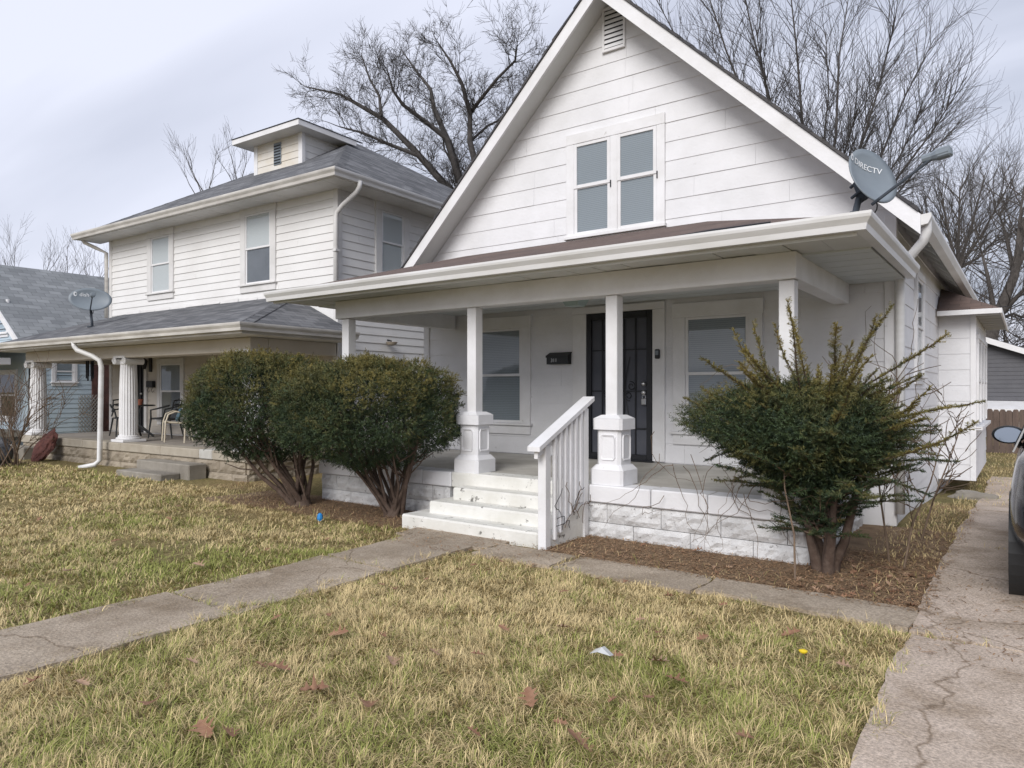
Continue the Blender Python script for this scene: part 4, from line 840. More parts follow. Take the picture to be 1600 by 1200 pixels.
t = nthing('flood_light', 'tan bowl-shaped lamp on the neighbouring side wall', 'light', .0, 1.35, 2.55); s = MB(); s.lathe([(.02, 0), (.09, .02), (.12, .07), (.115, .075)], (.12, 0, -.1), 16); s.build('lamp_bowl', mat('tan_lamp', (.33, .28, .22), .6), t); s = MB(); s.tube([(0, 0, .02), (.1, 0, .0), (.12, 0, -.08)], .018, 6); s.build('bracket', BLACKM, t)
# rust-brown bundle leaning on the porch
s = MB(); bm = bmesh.new(); bmesh.ops.create_icosphere(bm, subdivisions=4, radius=1)
for vtx in bm.verts:
    n_ = noise.noise(vtx.co * 2.2) * .22 + noise.noise(vtx.co * 7) * .1; vtx.co = vtx.co * (1 + n_); vtx.co = Vector((vtx.co.x * .25, vtx.co.y * .10, vtx.co.z * .40))
me = bpy.data.meshes.new('leaning_bundle'); bm.to_mesh(me); bm.free(); me.materials.append(mat('rust_fibre', (.16, .062, .05), .95, (.09, .036, .032), 14, 6, 1.0, 50)); bo = bpy.data.objects.new('leaning_bundle', me); COL.objects.link(bo)
bo.location = Mn @ Vector((-6.75, -2.27, .30)); bo.rotation_euler = (R(-22), R(24), NA); bo['label'] = 'rust-brown shaggy bundle leaning against the stone porch front'; bo['category'] = 'bundle'
# small dish on the neighbour's porch roof
p = Mn @ Vector((-6.6, -1.35, 0)); zr = PEZ + (PT - PEZ) * (2.45 - 1.35) / 2.45
dish('satellite_dish', 'grey oval satellite dish lettered dish on the columned porch roof', (p.x + .02, p.y - .05, zr + .62), (.86, -.42, .26), 0, .43, .27, (p.x, p.y, zr), 'dish', .12, (-.28, .42), .40, .06)

# ------------------------------------------------------------------ far-left BLUE HOUSE
bh = thing('blue_house', 'pale blue gabled house with light grey roof, far left beyond the porch', 'house', (-24.7, 7.6, 0), world=True)
bxr, bxc, byf = -21.45, -24.75, 7.7
s = MB(); s.prism([(bxr, byf, -.3), (bxr, byf, 2.85), (bxc, byf, 5.05), (-28, byf, 2.85), (-28, byf, -.3)], (0, 11, 0)); bw = s.build('wall', BLUE, bh)
bpr = Plane((bxr - .005, 0, 0), (0, 1, 0), (1, 0, 0)); bpf = Plane((0, byf + .005, 0), (1, 0, 0), (0, -1, 0))
siding(bw, bpr, BLUE, .0, 2.8, .13, lambda z: (byf, byf + 3.2), [], th=.018, joint=(4, 5), seed=41)
siding(bw, bpf, BLUE, 2.3, 4.9, .16, lambda z: (bxc + .2, bxr - max(0, (z - 2.75)) / .667), [], th=.018, joint=(4, 5), seed=42)
s = MB(); ez = 2.80
s.add([(-21.15, byf - .35, 2.85), (bxc, byf - .35, 5.28), (bxc, 19, 5.28), (-21.15, 19, 2.85), (-28.35, byf - .35, 2.85), (-28.35, 19, 2.85)], [(0, 3, 2, 1), (1, 2, 5, 4)]); s.add([(-21.15, byf - .35, 2.75), (bxc, byf - .35, 5.18), (bxc, 19, 5.18), (-21.15, 19, 2.75)], [(0, 1, 2, 3)]); brf = s.build('roof', SH_PALE, bh, roof_uv=True)
s = MB(); s.prism([(-21.12, byf - .38, 2.83), (bxc, byf - .38, 5.26), (bxc, byf - .38, 5.06), (-21.12, byf - .38, 2.63)], (0, .03, 0)); s.build('rake_board', TRIM, brf)
window(bh, bpr, 8.32, 8.78, 1.78, 2.32, cas=.09, m=TRIM, blind=BLIND, low=SCRN, name='window'); window(bh, bpf, -23.6, -22.9, 3.15, 3.95, cas=.1, m=TRIM, blind=DARKIN, name='window')
s = MB(); pbox(s, bpr, 9.25, 10.6, .019, .06, -.1, 2.6); bk = s.build('brick_chimney', BRICKM, bh)
s = MB(); pbox(s, bpr, byf - .02, byf + .16, .02, .07, .0, 2.7); s.build('shutter', BLACKP, bh)
s = MB(); s.box(-26.5, byf - 1.9, .3, -21.7, byf, .45); s.build('porch_floor', CONC, bh)
for x in (-21.9, -23.8): s = MB(); s.box(x - .2, byf - 1.8, .46, x + .2, byf - 1.4, 2.2, .01); s.build('porch_pier', BRICKM, bh)
s = MB(); s.box(-27, byf - 2.0, 2.2, -21.5, byf - .4, 2.38, .01); s.build('porch_beam', TRIM, bh)
s = MB(); s.add([(-27.2, byf - 2.3, 2.38), (-21.3, byf - 2.3, 2.38), (-21.3, byf - .02, 2.75), (-27.2, byf - .02, 2.75)], [(0, 1, 2, 3)]); s.build('porch_roof', SH_PALE, bh, roof_uv=True)
window(bh, bpf, -23.4, -22.3, .8, 2.0, cas=.1, m=TRIM, blind=DARKIN, name='porch_window')
t = thing('lattice_panel', 'weathered lattice panel leaning on the blue house wall', 'lattice', (-21.2, 9.2, 0), world=True)
LATM = mat('lattice_wood', (.30, .29, .27), .9)
for i in range(-9, 14):
    for sg in (1, -1):
        pts = []
        for q in (0, 1.05):
            yy = 8.85 + i * .09 + sg * q * .8; pts.append((yy, .35 + q))
        # clip to panel
        (ya, za), (yb, zb) = pts; cl = []
        for k in range(41):
            f_ = k / 40; yy = ya + (yb - ya) * f_
            if 8.85 <= yy <= 9.5: cl.append((yy, za + (zb - za) * f_))
        if len(cl) > 3:
            s = MB(); (ya, za), (yb, zb) = cl[0], cl[-1]; xo = -21.33 + .01 * sg; s.prism([(xo, ya, za - .018), (xo, yb, zb - .018), (xo, yb, zb + .018), (xo, ya, za + .018)], (.008, 0, 0)); s.build('slat', LATM, t)

# ------------------------------------------------------------------ right background: grey house, fence, bare trees
gh = thing('grey_house', 'dark grey gabled house behind the wooden fence, far right', 'house', (3.5, 34, -.3), world=True)
s = MB(); gyf = 33.0; gxc = -1.35
s.prism([(gxc - 5.4, gyf, -.5), (gxc + 5.6, gyf, -.5), (gxc + 5.6, gyf, 1.2), (gxc, gyf, 3.45), (gxc - 5.4, gyf, 1.2)], (0, 9, 0)); gwl = s.build('wall', GREYSID, gh)
gpl = Plane((gxc, gyf, 0), (1, 0, 0), (0, -1, 0))
siding(gwl, gpl, GREYSID, -.3, 3.3, .16, lambda z: (-5.4 if z < 1.2 else -5.4 * (3.45 - z) / 2.25, 5.6 if z < 1.2 else 5.6 * (3.45 - z) / 2.25), [], th=.02, joint=(6, 8), seed=51)
for d in (-1, 1): s = MB(); s.prism([(gxc, gyf - .35, 3.62), (gxc + 6.1 * d, gyf - .35, 1.17), (gxc + 6.1 * d, gyf - .35, .97), (gxc, gyf - .35, 3.40)], (0, 9.6, 0)); rr = s.build('roof', SH_GREY, gh, roof_uv=True); s = MB(); s.prism([(gxc, gyf - .38, 3.60), (gxc + 6.12 * d, gyf - .38, 1.15), (gxc + 6.12 * d, gyf - .38, .95), (gxc, gyf - .38, 3.38)], (0, .028, 0)); s.build('rake_board', TRIM, rr)
s = MB(); s.prism([(gxc - 3, gyf - 1.2, .88), (gxc + 6, gyf - 1.2, .80), (gxc + 6, gyf - 1.2, .70), (gxc - 3, gyf - 1.2, .78)], (0, 1.2, .28)); s.build('lean_to_roof', TRIM, gh)
window(gh, gpl, 1.15, 1.75, -.1, .72, cas=.1, m=TRIM, blind=DARKIN, name='window')
fn = thing('wooden_fence', 'weathered brown board fence across the back yard', 'fence', (1.5, 24.5, -.35), world=True)
for i in range(62):
    x = -5.2 + i * .152; h = random.uniform(-.02, .02); s = MB(); s.prism([(x + .004, 24.5, -.45), (x + .147, 24.5, -.45), (x + .147, 24.5, .94 + h), (x + .115, 24.5, .985 + h), (x + .036, 24.5, .985 + h), (x + .004, 24.5, .94 + h)], (0, .02, 0)); s.build('board', FENCEM, fn)
for z in (-.15, .65): s = MB(); s.box(-5.2, 24.522, z, 4.2, 24.56, z + .09); s.build('rail', FENCEM, fn)

# --- bare trees
class Tree:
    def __init__(s, seed): s.big = MB(); s.V = []; s.F = []; s.rd = random.Random(seed); s.nv = 0
    def limb(s, pts, r0, r1, n=6):
        k = len(pts); s.big.tube(pts, [r0 + (r1 - r0) * i / (k - 1) for i in range(k)], n, cap=False)
    def twig(s, pts, r0, r1):
        k = len(pts); pts = [Vector(p) for p in pts]; n = 3; base = s.nv
        for i, p in enumerate(pts):
            tt = (pts[min(i + 1, k - 1)] - pts[max(i - 1, 0)]).normalized(); u = tt.orthogonal().normalized(); v = tt.cross(u); r = r0 + (r1 - r0) * i / (k - 1)
            for q in range(n): a = 2.094 * q; s.V.append(p + (u * math.cos(a) + v * math.sin(a)) * r)
        for i in range(k - 1):
            for q in range(n):
                a, b, c, d = base + i * n + q, base + i * n + (q + 1) % n, base + (i + 1) * n + (q + 1) % n, base + (i + 1) * n + q
                s.F += [(a, b, c), (a, c, d)]
        s.nv += k * n
    def grow(s, p, d, L, r, level, maxl, up=.12, spread=.6, kids=(5, 8), wig=.16):
        rd = s.rd; k = 5 if level < maxl else 3; pts = [Vector(p)]; d = Vector(d).normalized()
        for i in range(k):
            d = (d + Vector((rd.gauss(0, wig), rd.gauss(0, wig), rd.gauss(0, wig) + up * .5))).normalized(); pts.append(pts[-1] + d * L / k)
        r1 = r * (.35 if level < maxl else .5)
        if r > .022 and level < 2: s.limb(pts, r, r1)
        else: s.twig(pts, r, r1)
        if level >= maxl: return
        for q in range(rd.randint(*kids)):
            f = rd.uniform(.25, 1.0) if q else 1.0; i = min(int(f * k), k - 1); pp = pts[i].lerp(pts[i + 1], f * k - i if f < 1 else 1)
            ax = (pts[i + 1] - pts[i]).normalized(); o = ax.orthogonal().normalized(); o = Matrix.Rotation(rd.uniform(0, 6.283), 3, ax) @ o
            nd = (ax * (1 - spread * .35) + o * rd.uniform(.45, 1) * spread + Vector((0, 0, up))).normalized()
            s.grow(pp, nd, L * rd.uniform(.42, .72), max(r * (1 - f * .55) * .55, .006), level + 1, maxl, up, spread, kids, wig)
    def build(s, name, label, loc, m=BARK, group='bare winter trees'):
        t = thing(name, label, 'tree', loc, 0, group, world=True)
        s.big.build('trunk', m, t, smooth=True); V_ = np.array([tuple(v) for v in s.V]) - np.array(loc); np_mesh('crown', V_, np.array(s.F), m, t); return t
F_ = Vector((-math.sin(R(YAW)), math.cos(R(YAW)), 0)); R_ = Vector((math.cos(R(YAW)), math.sin(R(YAW)), 0))
def at(u, v, depth): return Vector((0, 0, EYE)) + F_ * depth + R_ * ((u - 800) / 1108 * depth) + Vector((0, 0, -(v - 610) / 1108 * depth))
# big spreading tree between the two houses
T = Tree(3); D0 = 27.0
cv = lambda x, y, dd=0: at(408 + x / 3.25, y / 3.2 * .88 + 40, D0 + dd)
basep = at(742, 600, D0); basep.z = -.3; fork = cv(1040, 1010)
T.limb([basep, basep.lerp(fork, .5) + Vector((.15, 0, 0)), fork], .34, .27, 10)
limbs = [([(1040, 1010), (935, 915), (800, 740), (640, 670), (520, 610), (400, 575)], -1.5, .17), ([(1040, 1010), (930, 900), (780, 710), (620, 530), (480, 440), (400, 390), (240, 350)], .8, .24), ([(610, 515), (600, 400), (550, 300), (510, 170)], 1.5, .10), ([(1040, 1010), (940, 640), (850, 560), (720, 450), (670, 370), (640, 250)], -2, .18), ([(1045, 1010), (960, 680), (880, 480), (860, 360), (790, 260), (720, 150)], 2.2, .2), ([(1050, 1000), (1090, 790), (1060, 660), (1060, 500), (1020, 330), (960, 200), (900, 100)], -.6, .22), ([(1062, 500), (1100, 440), (1200, 300), (1290, 200), (1300, 110)], -2.5, .12), ([(1050, 1000), (1180, 800), (1260, 600), (1330, 420), (1370, 300)], 1.8, .13), ([(1050, 990), (990, 820), (930, 700), (915, 560)], 3, .1), ([(1060, 660), (1150, 570), (1240, 520), (1340, 400)], 2.5, .08)]
for pl_, dd, r in limbs:
    k = len(pl_); P = [cv(x, y, dd * i / (k - 1)) for i, (x, y) in enumerate(pl_)]; T.limb(P, r * .72, .024, 7)
    for i in range(1, k):
        for q in range(7):
            f = T.rd.random(); p = P[i - 1].lerp(P[i], f); ax = (P[i] - P[i - 1]).normalized(); o = Matrix.Rotation(T.rd.uniform(0, 6.28), 3, ax) @ ax.orthogonal().normalized()
            T.grow(p, ax * .6 + o * .8 + Vector((0, 0, .3)), T.rd.uniform(.7, 1.35) * (.7 + .3 * i / k), .020 * (1.2 - .6 * i / k), 1, 3, .08, .8, (5, 7), .17)
    T.grow(P[-1], (P[-1] - P[-2]), .8, .02, 1, 3, .06, .8, (5, 7), .17)
T.build('bare_tree', 'spreading bare tree with dark leaning limbs between the two white houses', tuple(basep))
# dense upright tree behind the white gable
T = Tree(11); D1 = 26.0; b = at(1275, 600, D1); b.z = -.3; fk = at(1280, 390, D1)
T.limb([b, b.lerp(fk, .6), fk], .38, .3, 10)
for (u, v, dd, r) in [(1010, -30, 1, .12), (1090, -60, -2, .15), (1150, -70, 2, .16), (1230, -60, -1.5, .15), (1330, -30, 1.5, .16), (1400, 25, -2, .15), (1460, 60, 1, .14), (1510, 120, -1, .12), (1500, 190, 2, .11), (1180, 40, -3, .12), (1290, 50, 3, .12), (1380, 110, 3.5, .11), (1440, 170, -3, .11), (1110, 60, 3, .1), (1060, 90, -2.5, .1), (1340, 170, -3.5, .1), (1250, 130, 4, .1)]:
    e = at(u, v, D1 + dd); mid = fk.lerp(e, .45) + Vector((0, 0, -.35)) + R_ * ((u - 1280) / 1108 * D1 * .06); P = [fk, fk.lerp(mid, .5), mid, mid.lerp(e, .5) + R_ * T.rd.uniform(-.2, .2), e]
    T.limb(P, r * .6, .014, 6)
    for i in range(1, 5):
        for q in range(14):
            f = T.rd.random(); p = P[i - 1].lerp(P[i], f); ax = (P[i] - P[i - 1]).normalized(); o = Matrix.Rotation(T.rd.uniform(0, 6.28), 3, ax) @ ax.orthogonal().normalized()
            T.grow(p, ax * 1.0 + o * .6 + Vector((0, 0, .15)), T.rd.uniform(1.2, 2.3), .016, 2, 3, .06, .6, (6, 9), .11)
T.build('bare_tree', 'dense upright bare tree rising behind the white gable roof', tuple(b))
# right-hand trees
T = Tree(17); D2 = 34.0; b = at(1532, 600, D2); b.z = -.4; P = [b, at(1538, 560, D2), at(1556, 500, D2), at(1585, 430, D2), at(1600, 340, D2)]
T.limb(P, .42, .12, 9)
for (i, u, v, dd, r) in [(1, 1480, 380, -2, .12), (1, 1500, 470, 2, .1), (2, 1530, 380, 1, .14), (2, 1640, 430, -2, .14), (3, 1560, 330, 2, .12), (3, 1640, 330, -1, .12), (2, 1610, 500, 2, .1), (3, 1600, 290, 0, .1), (1, 1600, 560, -1.5, .08), (2, 1580, 550, 2, .06), (1, 1610, 600, 1, .06)]:
    e = at(u, v, D2 + dd); m_ = P[i].lerp(e, .5) + Vector((0, 0, .3)); Q = [P[i], m_, e]; T.limb(Q, r, .03, 6)
    for j in (1, 2):
        for q in range(9):
            p = Q[j - 1].lerp(Q[j], T.rd.random()); ax = (Q[j] - Q[j - 1]).normalized(); o = Matrix.Rotation(T.rd.uniform(0, 6.28), 3, ax) @ ax.orthogonal().normalized()
            T.grow(p, ax * .8 + o * .8 + Vector((0, 0, .2)), T.rd.uniform(1.3, 2.6), .03, 1, 3, .08, .7, (4, 6), .18)
T.build('bare_tree', 'bare tree with a leaning pale trunk beside the grey house', tuple(b), BARKP)
T = Tree(19); D3 = 40.0; b = at(1500, 600, D3); b.z = -.4; top = at(1496, 420, D3); T.limb([b, b.lerp(top, .5), top], .25, .14, 8)
for u, v, dd in [(1440, 330, 1), (1470, 300, -1), (1500, 290, 0), (1540, 270, 2), (1570, 300, -2), (1460, 400, 2), (1560, 370, 0)]:
    e = at(u, v, D3 + dd); Q = [top, top.lerp(e, .5) + Vector((0, 0, -.3)), e]; T.limb(Q, .11, .03, 6)
    for j in (1, 2):
        for q in range(10): p = Q[j - 1].lerp(Q[j], T.rd.random()); ax = (Q[j] - Q[j - 1]).normalized(); o = Matrix.Rotation(T.rd.uniform(0, 6.28), 3, ax) @ ax.orthogonal().normalized(); T.grow(p, ax + o * .5, T.rd.uniform(1.6, 3), .03, 1, 3, .05, .5, (4, 6), .14)
T.build('bare_tree', 'bare tree with upswept branches behind the dish at the right eave', tuple(b), BARKP)
# slim saplings on the left skyline
for i, (u, vt, vb, dep, lab) in enumerate([(318, 225, 300, 34, 'thin bare tree top showing above the two-storey roof, left of the dormer'), (372, 232, 290, 36, 'thin bare tree top just left of the dormer eave'), (600, 200, 300, 36, 'thin bare tree top over the right slope of the hip roof'), (20, 372, 440, 46, 'bare sapling above the far-left roof, leftmost'), (62, 380, 440, 48, 'bare sapling above the far-left roof, second from left'), (105, 392, 445, 45, 'bare sapling above the far-left roof, third from left'), (150, 385, 450, 47, 'bare sapling above the far-left roof, beside the tall house')]):
    T = Tree(100 + i); b = at(u, 600, dep); b.z = -.3; tp = at(u, vb, dep); T.limb([b, b.lerp(tp, .5) + Vector((.1, 0, 0)), tp], .16, .07, 7)
    H = (vb - vt) / 1108 * dep
    for q in range(5): T.grow(tp + Vector((0, 0, -q * .25)), Vector((T.rd.uniform(-.6, .6), T.rd.uniform(-.6, .6), 1)), H * T.rd.uniform(.6, .95), .026, 1, 3, .12, .55, (4, 6), .12)
    T.build('bare_tree', lab, tuple(b), BARKP)

# ------------------------------------------------------------------ evergreen bushes
def sprigs(P, D, L, nn, ln, wd, col, rr, jit=.35):
    """flat needle sprays: P base points, D directions; returns V, F, C arrays of single-triangle needles"""
    n = len(P); D = D / np.linalg.norm(D, axis=1, keepdims=True)
    a = rr.normal(size=(n, 3)); S = np.cross(D, a); S /= np.linalg.norm(S, axis=1, keepdims=True) + 1e-9
    T_ = np.linspace(.08, 1, nn); sg = np.where(np.arange(nn) % 2, 1., -1.)
    base = P[:, None, :] + D[:, None, :] * (L[:, None] * T_[None])[:, :, None]
    nd = D[:, None, :] * .55 + S[:, None, :] * (sg[None, :, None] * .85) + rr.normal(size=(n, nn, 3)) * jit * .5
    nd /= np.linalg.norm(nd, axis=2, keepdims=True)
    up = np.cross(nd, rr.normal(size=(n, nn, 3))); up /= np.linalg.norm(up, axis=2, keepdims=True) + 1e-9
    l = ln * (1 - .45 * T_)[None, :, None] * rr.uniform(.8, 1.2, size=(n, nn, 1))
    v0 = base + up * wd / 2; v1 = base - up * wd / 2; v2 = base + nd * l
    V_ = np.stack([v0, v1, v2], 2).reshape(-1, 3); Fx = np.arange(len(V_)).reshape(-1, 3)
    C_ = np.repeat(col[:, None, :] * rr.uniform(.75, 1.25, size=(n, nn, 1)), 3, axis=1).reshape(-1, 3) if False else np.repeat((col[:, None, :] * rr.uniform(.75, 1.25, size=(n, nn, 1))).reshape(-1, 3), 3, axis=0)
    return V_, Fx, C_
GD = np.array([.016, .030, .017]); GM = np.array([.052, .078, .030]); GO = np.array([.205, .165, .045])
def bush_round(name, label, base, cen, rad, seed, stems, n=15000, flat_top=.0):
    rr = np.random.default_rng(seed); t = thing(name, label, 'bush', base, 0, 'evergreen bushes by the porches', world=True); cen = np.array(cen); rad = np.array(rad)
    d = rr.normal(size=(n, 3)); d /= np.linalg.norm(d, axis=1, keepdims=True)
    lump = np.array([noise.noise(Vector(x) * 2.3 + Vector((seed, 0, 0))) * .15 + noise.noise(Vector(x) * 6 + Vector((0, seed, 0))) * .11 for x in d])
    k = np.where(rr.random(n) < .68, rr.uniform(.90, 1.0, n), rr.uniform(.55, .92, n)) * (1 + lump)
    pn = 2.7; d = d / ((np.abs(d) ** pn).sum(1) ** (1 / pn))[:, None]
    P = cen + d * rad * k[:, None]
    # shaved underside: lower part pulled inwards like a bowl, so the stems show
    z = (P[:, 2] - cen[2]) / rad[2]; low = np.clip((-z - .35) / .65, 0, 1); P[:, :2] = cen[:2] + (P[:, :2] - cen[:2]) * (1 - .25 * low)[:, None]
    keep = ~((z < -.55) & (rr.random(n) < .55)); P, d, z, k = P[keep], d[keep], z[keep], k[keep]
    D = d * .42 + rr.normal(size=d.shape) * .55 + np.array([0, 0, .22]); L = rr.uniform(.055, .10, len(P))
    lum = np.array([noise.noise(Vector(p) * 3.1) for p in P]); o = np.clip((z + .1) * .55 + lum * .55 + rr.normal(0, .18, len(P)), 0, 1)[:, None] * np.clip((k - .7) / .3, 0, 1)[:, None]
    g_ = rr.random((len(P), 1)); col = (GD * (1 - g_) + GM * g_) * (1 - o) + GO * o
    V_, F2, C_ = sprigs(P, D, L, 12, .030, .0085, col, rr)
    # leader shoots
    m = 40; pp = []; dd = []; ll = []; cc = []
    for i in range(m):
        a = rr.uniform(0, 6.28); q = rr.uniform(0, .8); s0 = cen + rad * np.array([q * math.cos(a), q * math.sin(a), math.sqrt(1 - q * q) * .96]); h = rr.uniform(.04, .20)
        for j in range(9): pp.append(s0 + np.array([rr.normal(0, .006), rr.normal(0, .006), h * j / 9])); a2 = rr.uniform(0, 6.28); dd.append([math.cos(a2) * .6, math.sin(a2) * .6, .7]); ll.append(.06 * (1 - .05 * j)); cc.append(GO * rr.uniform(.5, 1.0))
    V2, F3, C2 = sprigs(np.array(pp), np.array(dd), np.array(ll), 12, .024, .006, np.array(cc), rr)
    np_mesh('crown', np.concatenate([V_, V2]) - np.array(base), np.concatenate([F2, F3 + len(V_)]), YEW, t, np.concatenate([C_, C2]))
    rd = random.Random(seed); b = Vector(base)
    for i in range(stems):
        a = 6.283 * i / stems + rd.uniform(-.3, .3); q = rd.uniform(.35, .85); e = Vector(cen) + Vector((rad[0] * q * math.cos(a), rad[1] * q * math.sin(a), rd.uniform(-.35, .25) * rad[2])); s0 = b + Vector((rd.uniform(-.10, .10), rd.uniform(-.08, .08), -.05)); m1 = s0.lerp(e, .4) + Vector((rd.uniform(-.06, .06), rd.uniform(-.06, .06), .0)); m2 = s0.lerp(e, .7) + Vector((rd.uniform(-.06, .06), rd.uniform(-.06, .06), .05))
        r = rd.uniform(.015, .03); s = MB(); s.tube([s0, s0.lerp(m1, .5) + Vector((0, 0, .03)), m1, m2, e], [r * 1.35, r * 1.1, r * .9, r * .6, r * .25], 7, cap=False)
        for q2 in range(4):
            p0 = m1.lerp(e, rd.uniform(0, .7)); p1 = p0 + Vector((rd.uniform(-.3, .3), rd.uniform(-.3, .3), rd.uniform(.1, .35))); s.tube([p0, p0.lerp(p1, .5) + Vector((0, 0, -.03)), p1], [.011, .008, .004], 5, cap=False)
        s.build('stem', YEWBARK, t, smooth=True)
    s = MB(); s.tube([b + Vector((0, 0, -.1)), b + Vector((0, 0, .03)), b + Vector((.02, 0, .12)), b + Vector((.02, 0, .16))], [.16, .13, .07, .01], 9); s.build('trunk', YEWBARK, t, smooth=True)
    # small tuft low on the stems
    return t
bush_round('yew_bush', 'rounded yew bush with many dark stems, left of the white steps', (-6.22, 6.12, 0), (-6.52, 5.98, 1.24), (1.06, 1.0, .63), 5, 19, 23000)
bush_round('yew_bush', 'rounded yew bush before the columned porch, left of the pair', (-7.75, 5.95, 0), (-8.36, 5.80, 1.30), (.90, .90, .69), 6, 18, 20000)
def bush_spiky():
    base = (-1.36, 6.36, 0); rr = np.random.default_rng(9); rd = random.Random(9)
    t = thing('yew_bush', 'untrimmed spiky yew bush with long shoots at the right porch corner', 'bush', base, 0, 'evergreen bushes by the porches', world=True); b = Vector(base)
    P, D, L, C_ = [], [], [], []
    for i in range(265):
        a = rd.uniform(0, 6.283); el = rd.choice((rd.uniform(.15, .75), rd.uniform(.3, 1.35))); long_ = i % 7 == 0
        h0 = rd.uniform(.30, 1.15); ln = rd.uniform(.55, 1.05) * (.55 + .45 * min(1, h0 / .8)) * (1.25 if long_ else 1) * (1 - .35 * max(0, el - .6))
        if h0 < .5: ln *= .65
        if i >= 210: h0 = rd.uniform(.95, 1.35); el = rd.uniform(.12, 1.05); ln = rd.uniform(.60, 1.25) * (1 - .22 * max(0, el - .5)); long_ = True
        s0 = b + Vector((rd.uniform(-.08, .08) - .06 * h0, rd.uniform(-.08, .08) - .05 * h0, h0)); d = Vector((math.cos(a) * math.cos(el), math.sin(a) * math.cos(el), math.sin(el)))
        # the crown leans a little towards the drive and is kept off the wall
        d.x *= 1.08; p = s0.copy(); k = int(ln / .028); pts = [p.copy()]
        for j in range(k):
            f = j / k; d = (d + Vector((rd.gauss(0, .03), rd.gauss(0, .03), rd.gauss(0, .03) - .012 + (.02 if long_ else 0)))).normalized(); p = p + d * .028; pts.append(p.copy())
            if f > .22 or rd.random() < .3:
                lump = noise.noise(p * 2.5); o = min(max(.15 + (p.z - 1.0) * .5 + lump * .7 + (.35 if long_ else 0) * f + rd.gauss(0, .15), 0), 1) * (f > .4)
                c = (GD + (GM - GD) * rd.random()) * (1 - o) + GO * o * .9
                for q in range(2 if f < .85 else 1):
                    s_ = d.cross(Vector((rd.gauss(0, .35), rd.gauss(0, .35), 1))).normalized() * (1 if (j + q) % 2 else -1); P.append(tuple(p)); D.append(tuple(d * .75 + s_ * .75 + Vector((0, 0, .1)))); L.append(rd.uniform(.05, .11) * (1 - .55 * max(0, f - .5)) * (.75 if long_ else 1)); C_.append(c)
                P.append(tuple(p)); D.append(tuple(d)); L.append(.035); C_.append(c)
        s = MB(); s.tube(pts[::max(1, k // 6)] + [pts[-1]], [.010 * (1 - .8 * q / (len(pts[::max(1, k // 6)]))) for q in range(len(pts[::max(1, k // 6)]) + 1)], 5, cap=False)
        if i < 60 or i >= 210: s.build('branch', YEWBARK, t, smooth=True)
        else: branches.add(s.v, s.f)
    branches.build('shoots', TWIGM, t, smooth=True)
    nb_ = 16000; d = rr.normal(size=(nb_, 3)); d /= np.linalg.norm(d, axis=1, keepdims=True); k = np.where(rr.random(nb_) < .6, rr.uniform(.78, 1.0, nb_), rr.uniform(.35, .85, nb_))
    lump = np.array([noise.noise(Vector(x) * 2.1 + Vector((31, 0, 0))) * .22 + noise.noise(Vector(x) * 5 + Vector((0, 9, 0))) * .12 for x in d]); k = k * (1 + lump)
    B = np.array([-1.58, 6.26, 1.12]) + d * np.array([.90, .74, .50]) * k[:, None]; z = (B[:, 2] - 1.12) / .50; sh = np.where(z < .2, 1 + .62 * (z - .2), 1.0); B[:, :2] = np.array([-1.58, 6.26]) + (B[:, :2] - np.array([-1.58, 6.26])) * np.clip(sh, .3, 1)[:, None] * 1.0
    B[:, 0] += .20 * np.clip(-z, 0, 1); keep = ~((z < -.5) & (rr.random(nb_) < .45)); B, d, z, k = B[keep], d[keep], z[keep], k[keep]
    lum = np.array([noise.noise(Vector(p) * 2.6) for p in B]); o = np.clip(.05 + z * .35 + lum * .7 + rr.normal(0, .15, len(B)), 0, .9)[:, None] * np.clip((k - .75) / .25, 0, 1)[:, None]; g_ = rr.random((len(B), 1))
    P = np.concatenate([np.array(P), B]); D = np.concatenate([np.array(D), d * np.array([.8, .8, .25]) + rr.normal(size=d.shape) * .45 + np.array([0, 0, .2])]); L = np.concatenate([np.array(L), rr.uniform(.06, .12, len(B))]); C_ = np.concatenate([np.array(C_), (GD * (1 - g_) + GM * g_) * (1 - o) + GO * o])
    V_, F2, C2 = sprigs(P, D, L, 11, .030, .008, C_, rr, .25)
    np_mesh('crown', V_ - np.array(base), F2, YEW, t, C2)
    for i, (dx_, dy_, h) in enumerate(((-.35, -.1, .95), (.05, -.1, 1.05), (.25, .15, .9), (-.15, .2, 1.1), (.12, -.22, .8))):
        s = MB(); e = b + Vector((dx_, dy_, h)); s.tube([b + Vector((dx_ * .12, dy_ * .12, -.08)), b + Vector((dx_ * .22, dy_ * .30, .10)), b + Vector((dx_ * .42 + rd.uniform(-.05, .05), dy_ * .4, .26)), b.lerp(e, .62) + Vector((rd.uniform(-.05, .05), rd.uniform(-.05, .05), .05)), e], [.062, .048, .038, .03, .014], 8, cap=False); s.build('stem', YEWBARK, t, smooth=True)
branches = MB(); bush_spiky()

